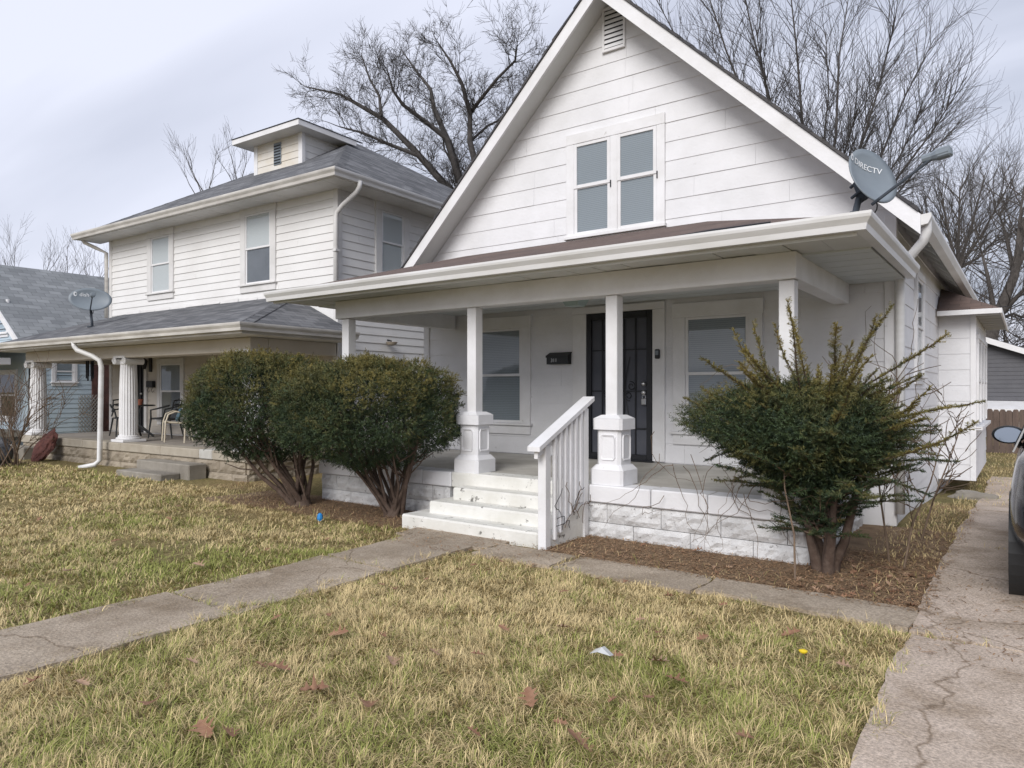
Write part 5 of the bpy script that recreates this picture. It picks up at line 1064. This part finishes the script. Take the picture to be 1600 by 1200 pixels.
# ------------------------------------------------------------------ bare weeds, saplings and vines by the right corner
def sapling(label, base, h, seed, lean=(0, 0), n=7, group='bare saplings by the drive', name='bare_sapling', m=TWIGM, r=.011):
    T = Tree(seed); b = Vector(base); e = b + Vector((lean[0], lean[1], h)); P = [b + Vector((0, 0, -.05)), b.lerp(e, .35) + Vector((T.rd.uniform(-.04, .04), T.rd.uniform(-.04, .04), 0)), b.lerp(e, .7) + Vector((T.rd.uniform(-.05, .05), T.rd.uniform(-.05, .05), 0)), e]; T.limb(P, r, .004, 6)
    for i in range(n): f = T.rd.uniform(.25, 1); k = min(int(f * 3), 2); p = P[k].lerp(P[k + 1], f * 3 - k); T.grow(p, Vector((T.rd.uniform(-1, 1), T.rd.uniform(-1, 1), T.rd.uniform(.3, 1.1))), h * T.rd.uniform(.2, .42), .0055, 2, 3, .03, .6, (2, 4), .16)
    t = thing(name, label, 'sapling', tuple(b), 0, group, world=True); T.big.build('stem', m, t, smooth=True); np_mesh('twigs', np.array([tuple(v) for v in T.V]) - np.array(tuple(b)), np.array(T.F), m, t); return t
sapling('tall bare sapling right of the spiky yew, against the house corner', (-.98, 7.05, 0), 1.55, 201, (-.15, .25), 9)
sapling('bare pale stem standing in front of the spiky yew', (-1.50, 5.92, 0), 1.05, 202, (-.12, .1), 3)
sapling('low bare sapling beside the driveway edge', (-.86, 6.85, 0), 1.05, 203, (.25, .35), 9)
sapling('twiggy bare sapling below the side bay', (-.88, 8.2, 0), 1.25, 204, (.35, .5), 12)
# dead vine on the porch edge: hanging loops
vn = thing('dead_vine', 'tangle of bare dead vine stems hanging over the porch edge', 'vine', (-2.5, 6.4, .5), world=True); rd = random.Random(77)
for i in range(26):
    x = rd.uniform(-2.9, -1.8); y = 6.45 - rd.uniform(0, .15); p = Vector((x, y, rd.uniform(.9, 1.6) if i % 2 else rd.uniform(.5, .9))); d = Vector((rd.uniform(-1, 1), rd.uniform(-.3, .2), rd.uniform(-1, .4))); pts = [p]
    for j in range(11): d = (d + Vector((rd.gauss(0, .45), rd.gauss(0, .16), rd.gauss(0, .45) - .12))).normalized(); p = p + d * .085; p.y = min(p.y, 6.44 if p.z < .6 else 6.7); pts.append(p.copy())
    s = MB(); s.tube(pts, [.0035 - .0002 * j for j in range(12)], 5, cap=False); s.build('vine_stem', TWIGM, vn, smooth=True)
vn = thing('climbing_vine', 'bare climbing vine on the right corner of the white house', 'vine', (-1.15, 8.9, 0), world=True); rd = random.Random(79)
for i in range(9):
    p = Vector((-1.17 + rd.uniform(-.05, .05), 8.88, rd.uniform(0, 1.6))); d = Vector((rd.uniform(-.2, .3), 0, 1)); pts = [p]
    for j in range(14): d = (d + Vector((rd.gauss(0, .3), rd.gauss(0, .1), rd.gauss(0, .2) + .12))).normalized(); p = p + d * .09; p.y = min(max(p.y, 8.75), 8.96); pts.append(p.copy())
    s = MB(); s.tube(pts, [.006 - .0003 * j for j in range(15)], 5, cap=False); s.build('vine_stem', TWIGM, vn, smooth=True)
vn = thing('stair_vine', 'short dead vine clinging to the white handrail balusters', 'vine', (-3.72, 6.0, .2), world=True); rd = random.Random(83)
for i in range(10):
    p = Vector((-3.69, rd.uniform(5.85, 6.45), rd.uniform(.12, .3))); d = Vector((0, rd.uniform(-.5, .5), 1)); pts = [p]
    for j in range(9): d = (d + Vector((rd.gauss(0, .15), rd.gauss(0, .5), rd.gauss(0, .4)))).normalized(); p = p + d * .045; p.x = -3.69 + rd.uniform(-.008, .008); pts.append(p.copy())
    s = MB(); s.tube(pts, .0035, 5, cap=False); s.build('vine_stem', BLACKM if i % 3 == 0 else TWIGM, vn, smooth=True)
t = thing('bare_shrub', 'leafless shrub at the left edge before the columned porch', 'shrub', (-16.6, 5.6, 0), world=True); T = Tree(301)
for i in range(14): T.grow(Vector((-16.6 + T.rd.uniform(-.25, .25), 5.6 + T.rd.uniform(-.25, .25), 0)), Vector((T.rd.uniform(-.7, .7), T.rd.uniform(-.7, .7), 1)), T.rd.uniform(.9, 1.6), .016, 1, 3, .05, .6, (4, 6), .14)
V_ = np.array([tuple(v) for v in T.V]) - np.array((-16.6, 5.6, 0)); np_mesh('twigs', V_, np.array(T.F), TWIGM, t)
if T.big.v: T.big.build('stems', TWIGM, t)
def rock(name, label, loc, sc, seed, m):
    bm = bmesh.new(); bmesh.ops.create_icosphere(bm, subdivisions=3, radius=1)
    for vtx in bm.verts: n_ = noise.noise(vtx.co * 1.4 + Vector((seed, 0, 0))) * .35 + noise.noise(vtx.co * 4) * .08; vtx.co = vtx.co * (1 + n_); vtx.co = Vector((vtx.co.x * sc[0], vtx.co.y * sc[1], vtx.co.z * sc[2]))
    me = bpy.data.meshes.new(name); bm.to_mesh(me); bm.free(); me.materials.append(m); o = bpy.data.objects.new(name, me); COL.objects.link(o); o.location = loc; o['label'] = label; o['category'] = name.replace('_', ' '); return o
rock('boulder', 'grey boulder at the left edge under the bare shrub', (-17.1, 5.5, .22), (.38, .34, .32), 4, mat('grey_stone', (.12, .125, .135), .9, (.08, .082, .09), 4, 5, .6, 20))
rock('rubble', 'pale broken concrete lump under the side bay', (-.70, 13.6, -.2), (.35, .2, .12), 9, CONC)

# ------------------------------------------------------------------ parked car at the right edge
car = thing('parked_car', 'dark grey car parked on the driveway at the right edge, seen from behind', 'car', (.72, 8.3, 0), world=True)
cx, hw_ = .78, .90
sect = [(5.72, .50, .64, .84, .92, .70), (5.82, .42, .62, .95, 1.05, .82), (6.15, .36, .58, .99, 1.12, .885), (6.6, .30, .54, 1.0, 1.13, .90), (7.0, .23, .50, 1.0, 1.32, .89), (7.5, .23, .48, .99, 1.42, .90), (8.2, .23, .47, .97, 1.45, .90), (8.8, .23, .47, .96, 1.40, .90), (9.3, .23, .47, .94, 1.12, .89), (9.8, .24, .48, .90, .97, .87), (10.2, .28, .5, .80, .86, .80), (10.42, .38, .52, .66, .70, .66)]
vs = []; fs = []; rows = []
for y, zb, zs, zbelt, zr, h in sect:
    row = []
    prof = [(0, zb), (h * .8, zb), (h * .97, zb + .08), (h, zs + .05), (h * .985, (zs + zbelt) / 2 + .05), (h * .95, zbelt), (h * .93 if zr - zbelt < .15 else h * .80, zbelt + (zr - zbelt) * .55), (h * .6, zr - .02), (0, zr)]
    for sx in (1, -1):
        pr2 = prof if sx == 1 else prof[1:-1]
        row.append([(len(vs) + i) for i in range(len(pr2))]); vs += [(cx + sx * a, y, b) for a, b in pr2]
    ring = row[0] + list(reversed(row[1])); rows.append(ring)
n = len(rows[0])
for i in range(len(rows) - 1): fs += [(rows[i][k], rows[i][(k + 1) % n], rows[i + 1][(k + 1) % n], rows[i + 1][k]) for k in range(n)]
fs += [tuple(reversed(rows[0])), tuple(rows[-1])]
s = MB(); s.add(vs, fs); cb = s.build('body', CARP, car, smooth=True)
sm = cb.modifiers.new('s', 'SUBSURF'); sm.levels = 2; sm.render_levels = 2
for yw_, nm in ((6.62, 'rear'), (9.25, 'front')):
    for sx in (-1, 1):
        wx = cx + sx * .785; s = MB(); k = 56; prof = [(.20, -.10), (.30, -.105), (.325, -.09), (.328, -.05), (.319, -.045), (.319, -.035), (.329, -.03), (.329, .03), (.319, .035), (.319, .045), (.328, .05), (.325, .09), (.30, .105), (.20, .10)]
        for r_, x_ in prof: s.v += [(wx + x_, yw_ + r_ * math.cos(6.283 * q / k), .33 + r_ * math.sin(6.283 * q / k)) for q in range(k)]
        for i in range(len(prof) - 1): s.f += [(i * k + q, i * k + (q + 1) % k, (i + 1) * k + (q + 1) % k, (i + 1) * k + q) for q in range(k)]
        wl = s.build('wheel', TYRE, car, smooth=False)
        s = MB(); s.lathe([(.205, -.09), (.205, .06), (.19, .07), (.06, .05), (.04, .07)], (0, 0, 0), 30); s.v = [(wx + sx * c, yw_ + a, .33 + b) for a, b, c in s.v]; s.build('rim', CHROME, wl)
        s = MB(); s.lathe([(.38, -.12), (.40, .105), (.37, .105)], (0, 0, 0), 30); s.v = [(wx + sx * c, yw_ + a, .36 + b) for a, b, c in s.v]; s.build('wheel_arch', BLACKP, wl)
for sx in (-1, 1):
    mxp = cx + sx * (hw_ + .03); s = MB(); s.lathe([(.02, -.05), (.075, -.03), (.095, .02), (.09, .06)], (0, 0, 0), 20); s.v = [(mxp + a * 1.5, 8.62 - c * .8 + .02 + b * .12, 1.09 + b * .95) for a, b, c in s.v]; mo = s.build('mirror', BLACKP, car, smooth=True)
    s = MB(); s.lathe([(.082, 0), (.08, .003)], (0, 0, 0), 20); s.v = [(mxp + a * 1.45, 8.62 - .049 - c + b * .12, 1.09 + b * .92) for a, b, c in s.v]; s.build('mirror_glass', MIRR, mo)
    s = MB(); s.tube([(mxp - sx * .08, 8.66, 1.02), (cx + sx * .84, 8.74, .97)], .025, 8); s.build('mirror_arm', BLACKP, mo)
    s = MB(); s.box(cx + sx * .52, 5.80, .74, cx + sx * .74, 5.98, .90, .03); s.build('tail_light', TAIL, car)
    for (ya, yb) in ((7.15, 7.95), (8.02, 8.75)):
        s = MB(); x_ = cx + sx * .80; s.add([(x_ + sx * .068, ya, 1.02), (x_ + sx * .068, yb, 1.0), (x_ - sx * .06, yb - (.25 if ya > 8 else .05), 1.34), (x_ - sx * .06, ya + (.18 if ya < 8 else .02), 1.34)], [(0, 1, 2, 3)]); s.prism([tuple(v) for v in s.v[:4]], (sx * .012, 0, .004)); s.build('side_window', CARGL, car)
s = MB(); s.prism([(cx - .62, 6.72, 1.13), (cx + .62, 6.72, 1.13), (cx + .52, 7.25, 1.385), (cx - .52, 7.25, 1.385)], (0, -.012, .02)); s.build('rear_window', CARGL, car)
s = MB(); s.box(cx - .60, 5.70, .40, cx + .60, 5.82, .58, .03); s.build('bumper', BLACKP, car)

# ------------------------------------------------------------------ grass, litter and leaves
rg = np.random.default_rng(21)
_w = [(rg.normal(0, 1.1, 2), rg.uniform(0, 6.28)) for _ in range(10)] + [(rg.normal(0, 4.5, 2), rg.uniform(0, 6.28)) for _ in range(10)]
def patch(x, y):
    a = sum(np.sin(x * k[0] + y * k[1] + p) for k, p in _w[:10]) / 3.2; b = sum(np.sin(x * k[0] + y * k[1] + p) for k, p in _w[10:]) / 3.2; return a * .65 + b * .5
def blades(x, y, hmin, hmax, wd, rr, green_bias=0., flat=1.08):
    n = len(x); pt = patch(x, y)
    def cell(sz, ch):
        jx = x + .35 * sz * np.sin(y * 37 + 5 * np.sin(x * 19)); jy = y + .35 * sz * np.sin(x * 41 + 5 * np.sin(y * 23)); h = np.sin(np.floor(jx / sz) * 127.1 + np.floor(jy / sz) * 311.7 + ch * 74.7) * 43758.5453; return h - np.floor(h)
    big, sml = cell(.16, 1), cell(.06, 2); tuft = cell(.06, 3)
    ang = 6.283 * (cell(.16, 4) + .35 * cell(.06, 5)) + rr.normal(0, .7, n); loose = rr.random(n) < .2; ang = np.where(loose, rr.uniform(0, 6.283, n), ang)
    L = (hmin + (hmax - hmin) * rr.beta(1.3, 2.4, n) * 1.5) * (1 + .2 * np.clip(pt, -1, 1)) * (.55 + .8 * tuft)
    lean = np.clip(rr.normal(flat, .26, n) + .55 * (sml - .45), .05, 1.5)
    dx_, dy_ = np.cos(ang), np.sin(ang); z0 = np.full(n, -.012)
    b = np.stack([x, y, z0], 1); h1 = np.cos(lean * .7) * L * .55; o1 = np.sin(lean * .7) * L * .55; h2 = h1 + np.cos(lean * 1.32) * L * .55; o2 = o1 + np.sin(lean * 1.32) * L * .55
    h2 = np.maximum(h2, .006)
    m_ = b + np.stack([dx_ * o1, dy_ * o1, h1], 1); t_ = b + np.stack([dx_ * o2, dy_ * o2, h2], 1); s_ = np.stack([-dy_, dx_, np.zeros(n)], 1) * (wd * rr.uniform(.7, 1.3, n))[:, None] * .5
    V_ = np.stack([b - s_, b + s_, m_ - s_ * .8, m_ + s_ * .8, t_], 1).reshape(-1, 3); i = np.arange(n)[:, None] * 5
    F2 = np.concatenate([i + np.array([[0, 1, 3]]), i + np.array([[0, 3, 2]]), i + np.array([[2, 3, 4]])], 0)
    gr = np.clip(.30 + .45 * pt + .45 * (big - .5) + .35 * (sml - .5) + green_bias + rr.normal(0, .12, n), 0, 1)[:, None]; straw = np.array([.66, .525, .275]) * rr.uniform(.6, 1.2, (n, 1)); green = np.array([.235, .275, .055]) * rr.uniform(.65, 1.3, (n, 1)); mixv = (gr > rr.random((n, 1))).astype(float) * .85
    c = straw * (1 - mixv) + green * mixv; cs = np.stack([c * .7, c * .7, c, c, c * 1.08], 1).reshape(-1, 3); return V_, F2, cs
def scatter(x0, y0, x1, y1, dens): n = int((x1 - x0) * (y1 - y0) * dens); return rg.uniform(x0, x1, n), rg.uniform(y0, y1, n)
def edge_keep(x, y):
    """lawns: thin out to nothing at the concrete, with ragged tufts leaning over it"""
    w = .05 * np.sin(x * 9 + y * 7) + .04 * np.sin(x * 23 - y * 17)
    walk_ = (x > -5.17 + w * 1.6) & (x < -4.43 + w * 1.6) & (y < 5.4); cross = (y > 5.15 + w * 1.5) & (x > -5.3); drv = x > -.56 + w * 1.4; bed = (y > 5.55 + w * 2) & (x < -5.3) & (x > -9.6); nbp = (y > 6.55) | ((x < -9.6) & (y > 6.2 + w))
    return ~(walk_ | cross | drv | bed | nbp)
parts = []
for (x0, y0, x1, y1, dn, h0, h1, wd) in ((-4.5, .9, -.5, 3.6, 11000, .028, .085, .0034), (-4.5, 3.6, -.5, 5.2, 8000, .028, .08, .004), (-9, .8, -5.1, 6.0, 3800, .028, .075, .0055), (-13, 1, -9, 6.6, 1300, .04, .085, .008), (-19, 1, -13, 6.6, 800, .04, .09, .011)):
    x, y = scatter(x0, y0, x1, y1, dn); k = edge_keep(x, y); x, y = x[k], y[k]; bare = (patch(x * .9 + 3, y * .9 + 1) < -.78) & (rg.random(len(x)) < .82); x, y = x[~bare], y[~bare]; parts.append(blades(x, y, h0, h1, wd, rg))
x, y = [], []
for (x0, y0, x1, y1, dn) in ((-9.5, 5.4, -5.7, 6.1, 420), (-3.7, 5.55, -.7, 6.0, 260), (-1.3, 6.0, -.6, 9, 420), (-10.4, 5.6, -9.0, 7.0, 800)): a, b = scatter(x0, y0, x1, y1, dn); x.append(a); y.append(b)
for yj in (1.3, 2.8, 4.25): x.append(rg.uniform(-5.2, -4.4, 130)); y.append(rg.normal(yj, .012, 130))
for xj in (-4.2, -3.3, -2.05): x.append(rg.normal(xj, .014, 90)); y.append(rg.uniform(5.15, 5.6, 90))
for yj in (5.05, 8.2): x.append(rg.uniform(-.6, 2.5, 500)); y.append(rg.normal(yj, .02, 500))
parts.append(blades(np.concatenate(x), np.concatenate(y), .03, .09, .005, rg, -.1, .9))
o = 0; VV, FF, CC = [], [], []
for V_, F2, c in parts: VV.append(V_); FF.append(F2 + o); CC.append(c); o += len(V_)
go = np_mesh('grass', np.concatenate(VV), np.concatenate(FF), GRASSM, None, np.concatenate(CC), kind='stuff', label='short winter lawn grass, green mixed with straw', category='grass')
# back-yard and drive-edge weeds
x, y = [], []
for (x0, y0, x1, y1, dn) in ((-1.1, 6.9, -.55, 12, 500), (-.9, 12, 1.5, 20, 350), (-1.2, 20, 3.5, 24.3, 160)):
    a, b = scatter(x0, y0, x1, y1, dn); x.append(a); y.append(b)
x, y = np.concatenate(x), np.concatenate(y); V_, F2, c = blades(x, y, .03, .085, .008, rg, -.25, .8); V_[:, 2] += np.repeat(np.array([gz(a, b) for a, b in zip(x, y)]), 5)
np_mesh('weeds', V_, F2, GRASSM, None, c, kind='stuff', label='straw-coloured weeds along the driveway and back yard', category='weeds')
# brown needle and twig litter along the foundations
x, y = [], []
for (x0, y0, x1, y1, dn) in ((-9.0, 5.5, -5.75, 6.5, 3000), (-3.75, 5.55, -1.5, 6.5, 3600), (-1.6, 5.5, -.55, 7.4, 3800), (-5.8, 5.0, -3.4, 5.8, 700), (-1.1, 7.2, -.5, 11, 1200), (-.65, 4.6, .0, 7, 500), (-10.6, 6.3, -9, 7.0, 1200)):
    a, b = scatter(x0, y0, x1, y1, dn); x.append(a); y.append(b)
x, y = np.concatenate(x), np.concatenate(y); n = len(x); a = rg.uniform(0, 6.283, n); L = rg.uniform(.012, .055, n); z = rg.uniform(.004, .03, n); wd = rg.uniform(.0015, .004, n)
d_ = np.stack([np.cos(a) * L, np.sin(a) * L, rg.normal(0, .006, n)], 1); s_ = np.stack([-np.sin(a) * wd, np.cos(a) * wd, np.zeros(n)], 1); b_ = np.stack([x, y, z], 1)
V_ = np.stack([b_ - s_, b_ + s_, b_ + d_ + s_, b_ + d_ - s_], 1).reshape(-1, 3); i = np.arange(n)[:, None] * 4; F2 = np.concatenate([i + np.array([[0, 1, 2]]), i + np.array([[0, 2, 3]])], 0)
c = (np.array([.30, .18, .098]) * rg.uniform(.4, 1.3, (n, 1)) + np.array([.12, .10, .06]) * (rg.random((n, 1)) < .25)); np_mesh('needle_litter', V_, F2, LITTER, None, np.repeat(c, 4, axis=0), kind='stuff', label='brown fallen needles and twigs along the foundations', category='litter')
# brown earth beds under the litter
BEDM = mat('bed_soil', (.165, .105, .062), .95, (.26, .18, .105), 6, 8, 1.0, 40)
bed = bpy.data.objects.new('planting_bed', None); COL.objects.link(bed); bed['kind'] = 'structure'
wobble_slab('bed_soil', -9.4, 5.55, -5.70, 6.62, .006, BEDM, bed, 71, .07); wobble_slab('bed_soil', -3.75, 5.57, -.52, 6.56, .007, BEDM, bed, 72, .05); wobble_slab('bed_soil', -1.5, 6.5, -.56, 8.9, .005, BEDM, bed, 73, .06)

def leaf_mesh(seed):
    rd = random.Random(seed); pts = []; lob = [(0, .06), (.10, .10), (.16, .28), (.24, .12), (.36, .14), (.44, .38), (.52, .15), (.62, .14), (.70, .30), (.78, .12), (.88, .12), (1.0, .0)]
    R1 = [(a, b * rd.uniform(.85, 1.15)) for a, b in lob]; L1 = [(a, -b * rd.uniform(.85, 1.15)) for a, b in lob[:-1]]
    P = R1 + list(reversed(L1)); curl = rd.uniform(.5, 1.5); tw = rd.uniform(-.3, .3)
    vs = [(a - .5, b, curl * (b * b) * 1.6 + .12 * curl * (a - .5) ** 2 + tw * b * (a - .5)) for a, b in P] + [(a - .5, 0, .0 + .1 * curl * (a - .5) ** 2) for a, _ in lob]
    nR = len(R1); m0 = len(P); fs = []
    for i in range(nR - 1): fs.append((i, i + 1, m0 + i + 1, m0 + i))
    Lidx = [m0 - 1 - i for i in range(len(L1))] + [nR - 1]
    for i in range(nR - 1): fs.append((m0 + i, m0 + i + 1, Lidx[i + 1], Lidx[i]))
    fs = [tuple(dict.fromkeys(f)) for f in fs]; vs += [(-.62, .01, .02), (-.62, -.01, .02), (-.5, .012, 0), (-.5, -.012, 0)]; k = len(vs); fs.append((k - 4, k - 3, k - 1, k - 2))
    me = bpy.data.meshes.new('fallen_leaf'); me.from_pydata([(a * .13, b * .13, c * .13) for a, b, c in vs], [], fs); me.polygons.foreach_set('use_smooth', [True] * len(me.polygons)); return me
LM = []
for i in range(6): me = leaf_mesh(i); me.materials.append(LEAFM if i % 3 else LEAFM2); LM.append(me)
rd = random.Random(5); inv = lambda u, v: (lambda d: (d.x * EYE / -d.z, d.y * EYE / -d.z))(F_ * 1108 + R_ * (u - 800) - Vector((0, 0, v - 610)))
marks = [(490, 1090, 'pair of large tan oak leaves on the lawn, left of centre'), (905, 1172, 'large tan oak leaf at the bottom centre of the lawn'), (828, 1102, 'rust-brown oak leaf on the lawn right of centre'), (130, 1080, 'brown oak leaf on the lawn at lower left'), (236, 1112, 'curled brown leaf on the lawn at lower left'), (880, 990, 'brown oak leaf in the middle of the lawn'), (1030, 1045, 'brown leaf beside the clear plastic scrap'), (575, 1115, 'orange-brown leaf on the lawn near the bottom'), (320, 1155, 'brown leaf at the bottom left of the lawn'), (360, 1160, 'small brown leaf at the bottom left of the lawn'), (1058, 1075, 'pale leaf on the lawn near the yellow flower'), (55, 1075, 'brown leaf on the lawn near the left edge'), (437, 1055, 'brown leaf on the lawn beside the tan pair'), (612, 1045, 'broad brown leaf lying flat in the lawn'), (300, 1045, 'brown leaf on the lawn near the front path'), (1350, 925, 'pale curled leaf in the litter by the driveway'), (310, 890, 'dark leaf on the left lawn'), (105, 900, 'dark leaf on the far left lawn'), (660, 800, 'orange leaf at the foot of the white steps'), (1090, 866, 'orange leaf against the white block foundation'), (1235, 1000, 'brown leaf on the lawn by the driveway corner'), (530, 1000, 'small brown leaf near the front path edge')]
def put_leaf(x, y, lab, sc=1., grp=None, z=.042):
    o = bpy.data.objects.new('fallen_leaf', rd.choice(LM)); COL.objects.link(o); o.location = (x, y, z); o.rotation_euler = (rd.uniform(-.35, .35), rd.uniform(-.35, .35), rd.uniform(0, 6.28)); s_ = rd.uniform(.8, 1.2) * sc; o.scale = (s_, s_, s_); o['label'] = lab; o['category'] = 'leaf'; o['group'] = grp or 'fallen leaves'
for u, v, lab in marks: x, y = inv(u, v); put_leaf(x, y, lab, 1.0 if v > 1080 else .9)
for i in range(46):
    x, y = (rd.uniform(-4.2, -.8), rd.uniform(2.2, 5.0)) if i % 3 else (rd.uniform(-9.5, -5.4), rd.uniform(2.0, 5.4)); put_leaf(x, y, 'small dry brown leaf scattered on the lawn', .62)
for i in range(60): put_leaf(rd.uniform(-1.5, -.62), rd.uniform(5.65, 6.9), 'small dry leaf in the litter under the spiky yew', .55, z=.02)
for i in range(14): put_leaf(rd.uniform(-3.6, -1.6), rd.uniform(5.7, 6.4), 'small dry leaf along the white block foundation', .5, z=.02)
x, y = inv(940, 1042); s = MB(); s.add([(-.06, -.03, .02), (0, -.045, .045), (.065, -.02, .03), (.06, .03, .02), (0, .035, .055), (-.055, .03, .03), (0, 0, .06)], [(0, 1, 6), (1, 2, 6), (2, 3, 6), (3, 4, 6), (4, 5, 6), (5, 0, 6)]); o = s.build('plastic_scrap', mat('clear_plastic', (.55, .56, .55), .25), None); o.location = (x, y, .05); o['label'] = 'crumpled clear plastic scrap on the lawn'; o['category'] = 'litter'
x, y = inv(1255, 1037); t = thing('dandelion', 'single yellow dandelion flower in the lawn by the driveway', 'flower', (x, y, 0)); s = MB(); s.tube([(0, 0, 0), (0, 0, .06)], .003, 6); s.build('stalk', mat('stalk_green', (.10, .16, .04), .6), t); s = MB(); s.lathe([(.004, .055), (.022, .066), (.024, .074), (.008, .08)], (0, 0, 0), 14); s.build('flower_head', mat('dandelion_yellow', (.75, .55, .02), .6), t)
x, y = inv(500, 815); s = MB(); s.lathe([(.025, 0), (.035, .03), (.03, .07), (.012, .09)], (0, 0, 0), 9); o = s.build('blue_litter', mat('blue_plastic', (.02, .22, .55), .4), None); o.location = (x, y, .01); o['label'] = 'small bright blue plastic scrap in the grass by the bushes'; o['category'] = 'litter'
# overhead wires, right background
for i, (va, vb) in enumerate(((478, 470), (505, 497), (535, 532))):
    s = MB(); a, b = at(1470, va, 30), at(1700, vb, 27); s.tube([a, a.lerp(b, .5) + Vector((0, 0, -.12)), b], .012, 5); o = s.build('overhead_wire', BLACKM, None); o['label'] = ['top overhead wire at the right of the side bay', 'middle overhead wire at the right of the side bay', 'lowest overhead wire at the right of the side bay'][i]; o['category'] = 'wire'; o['group'] = 'overhead wires'
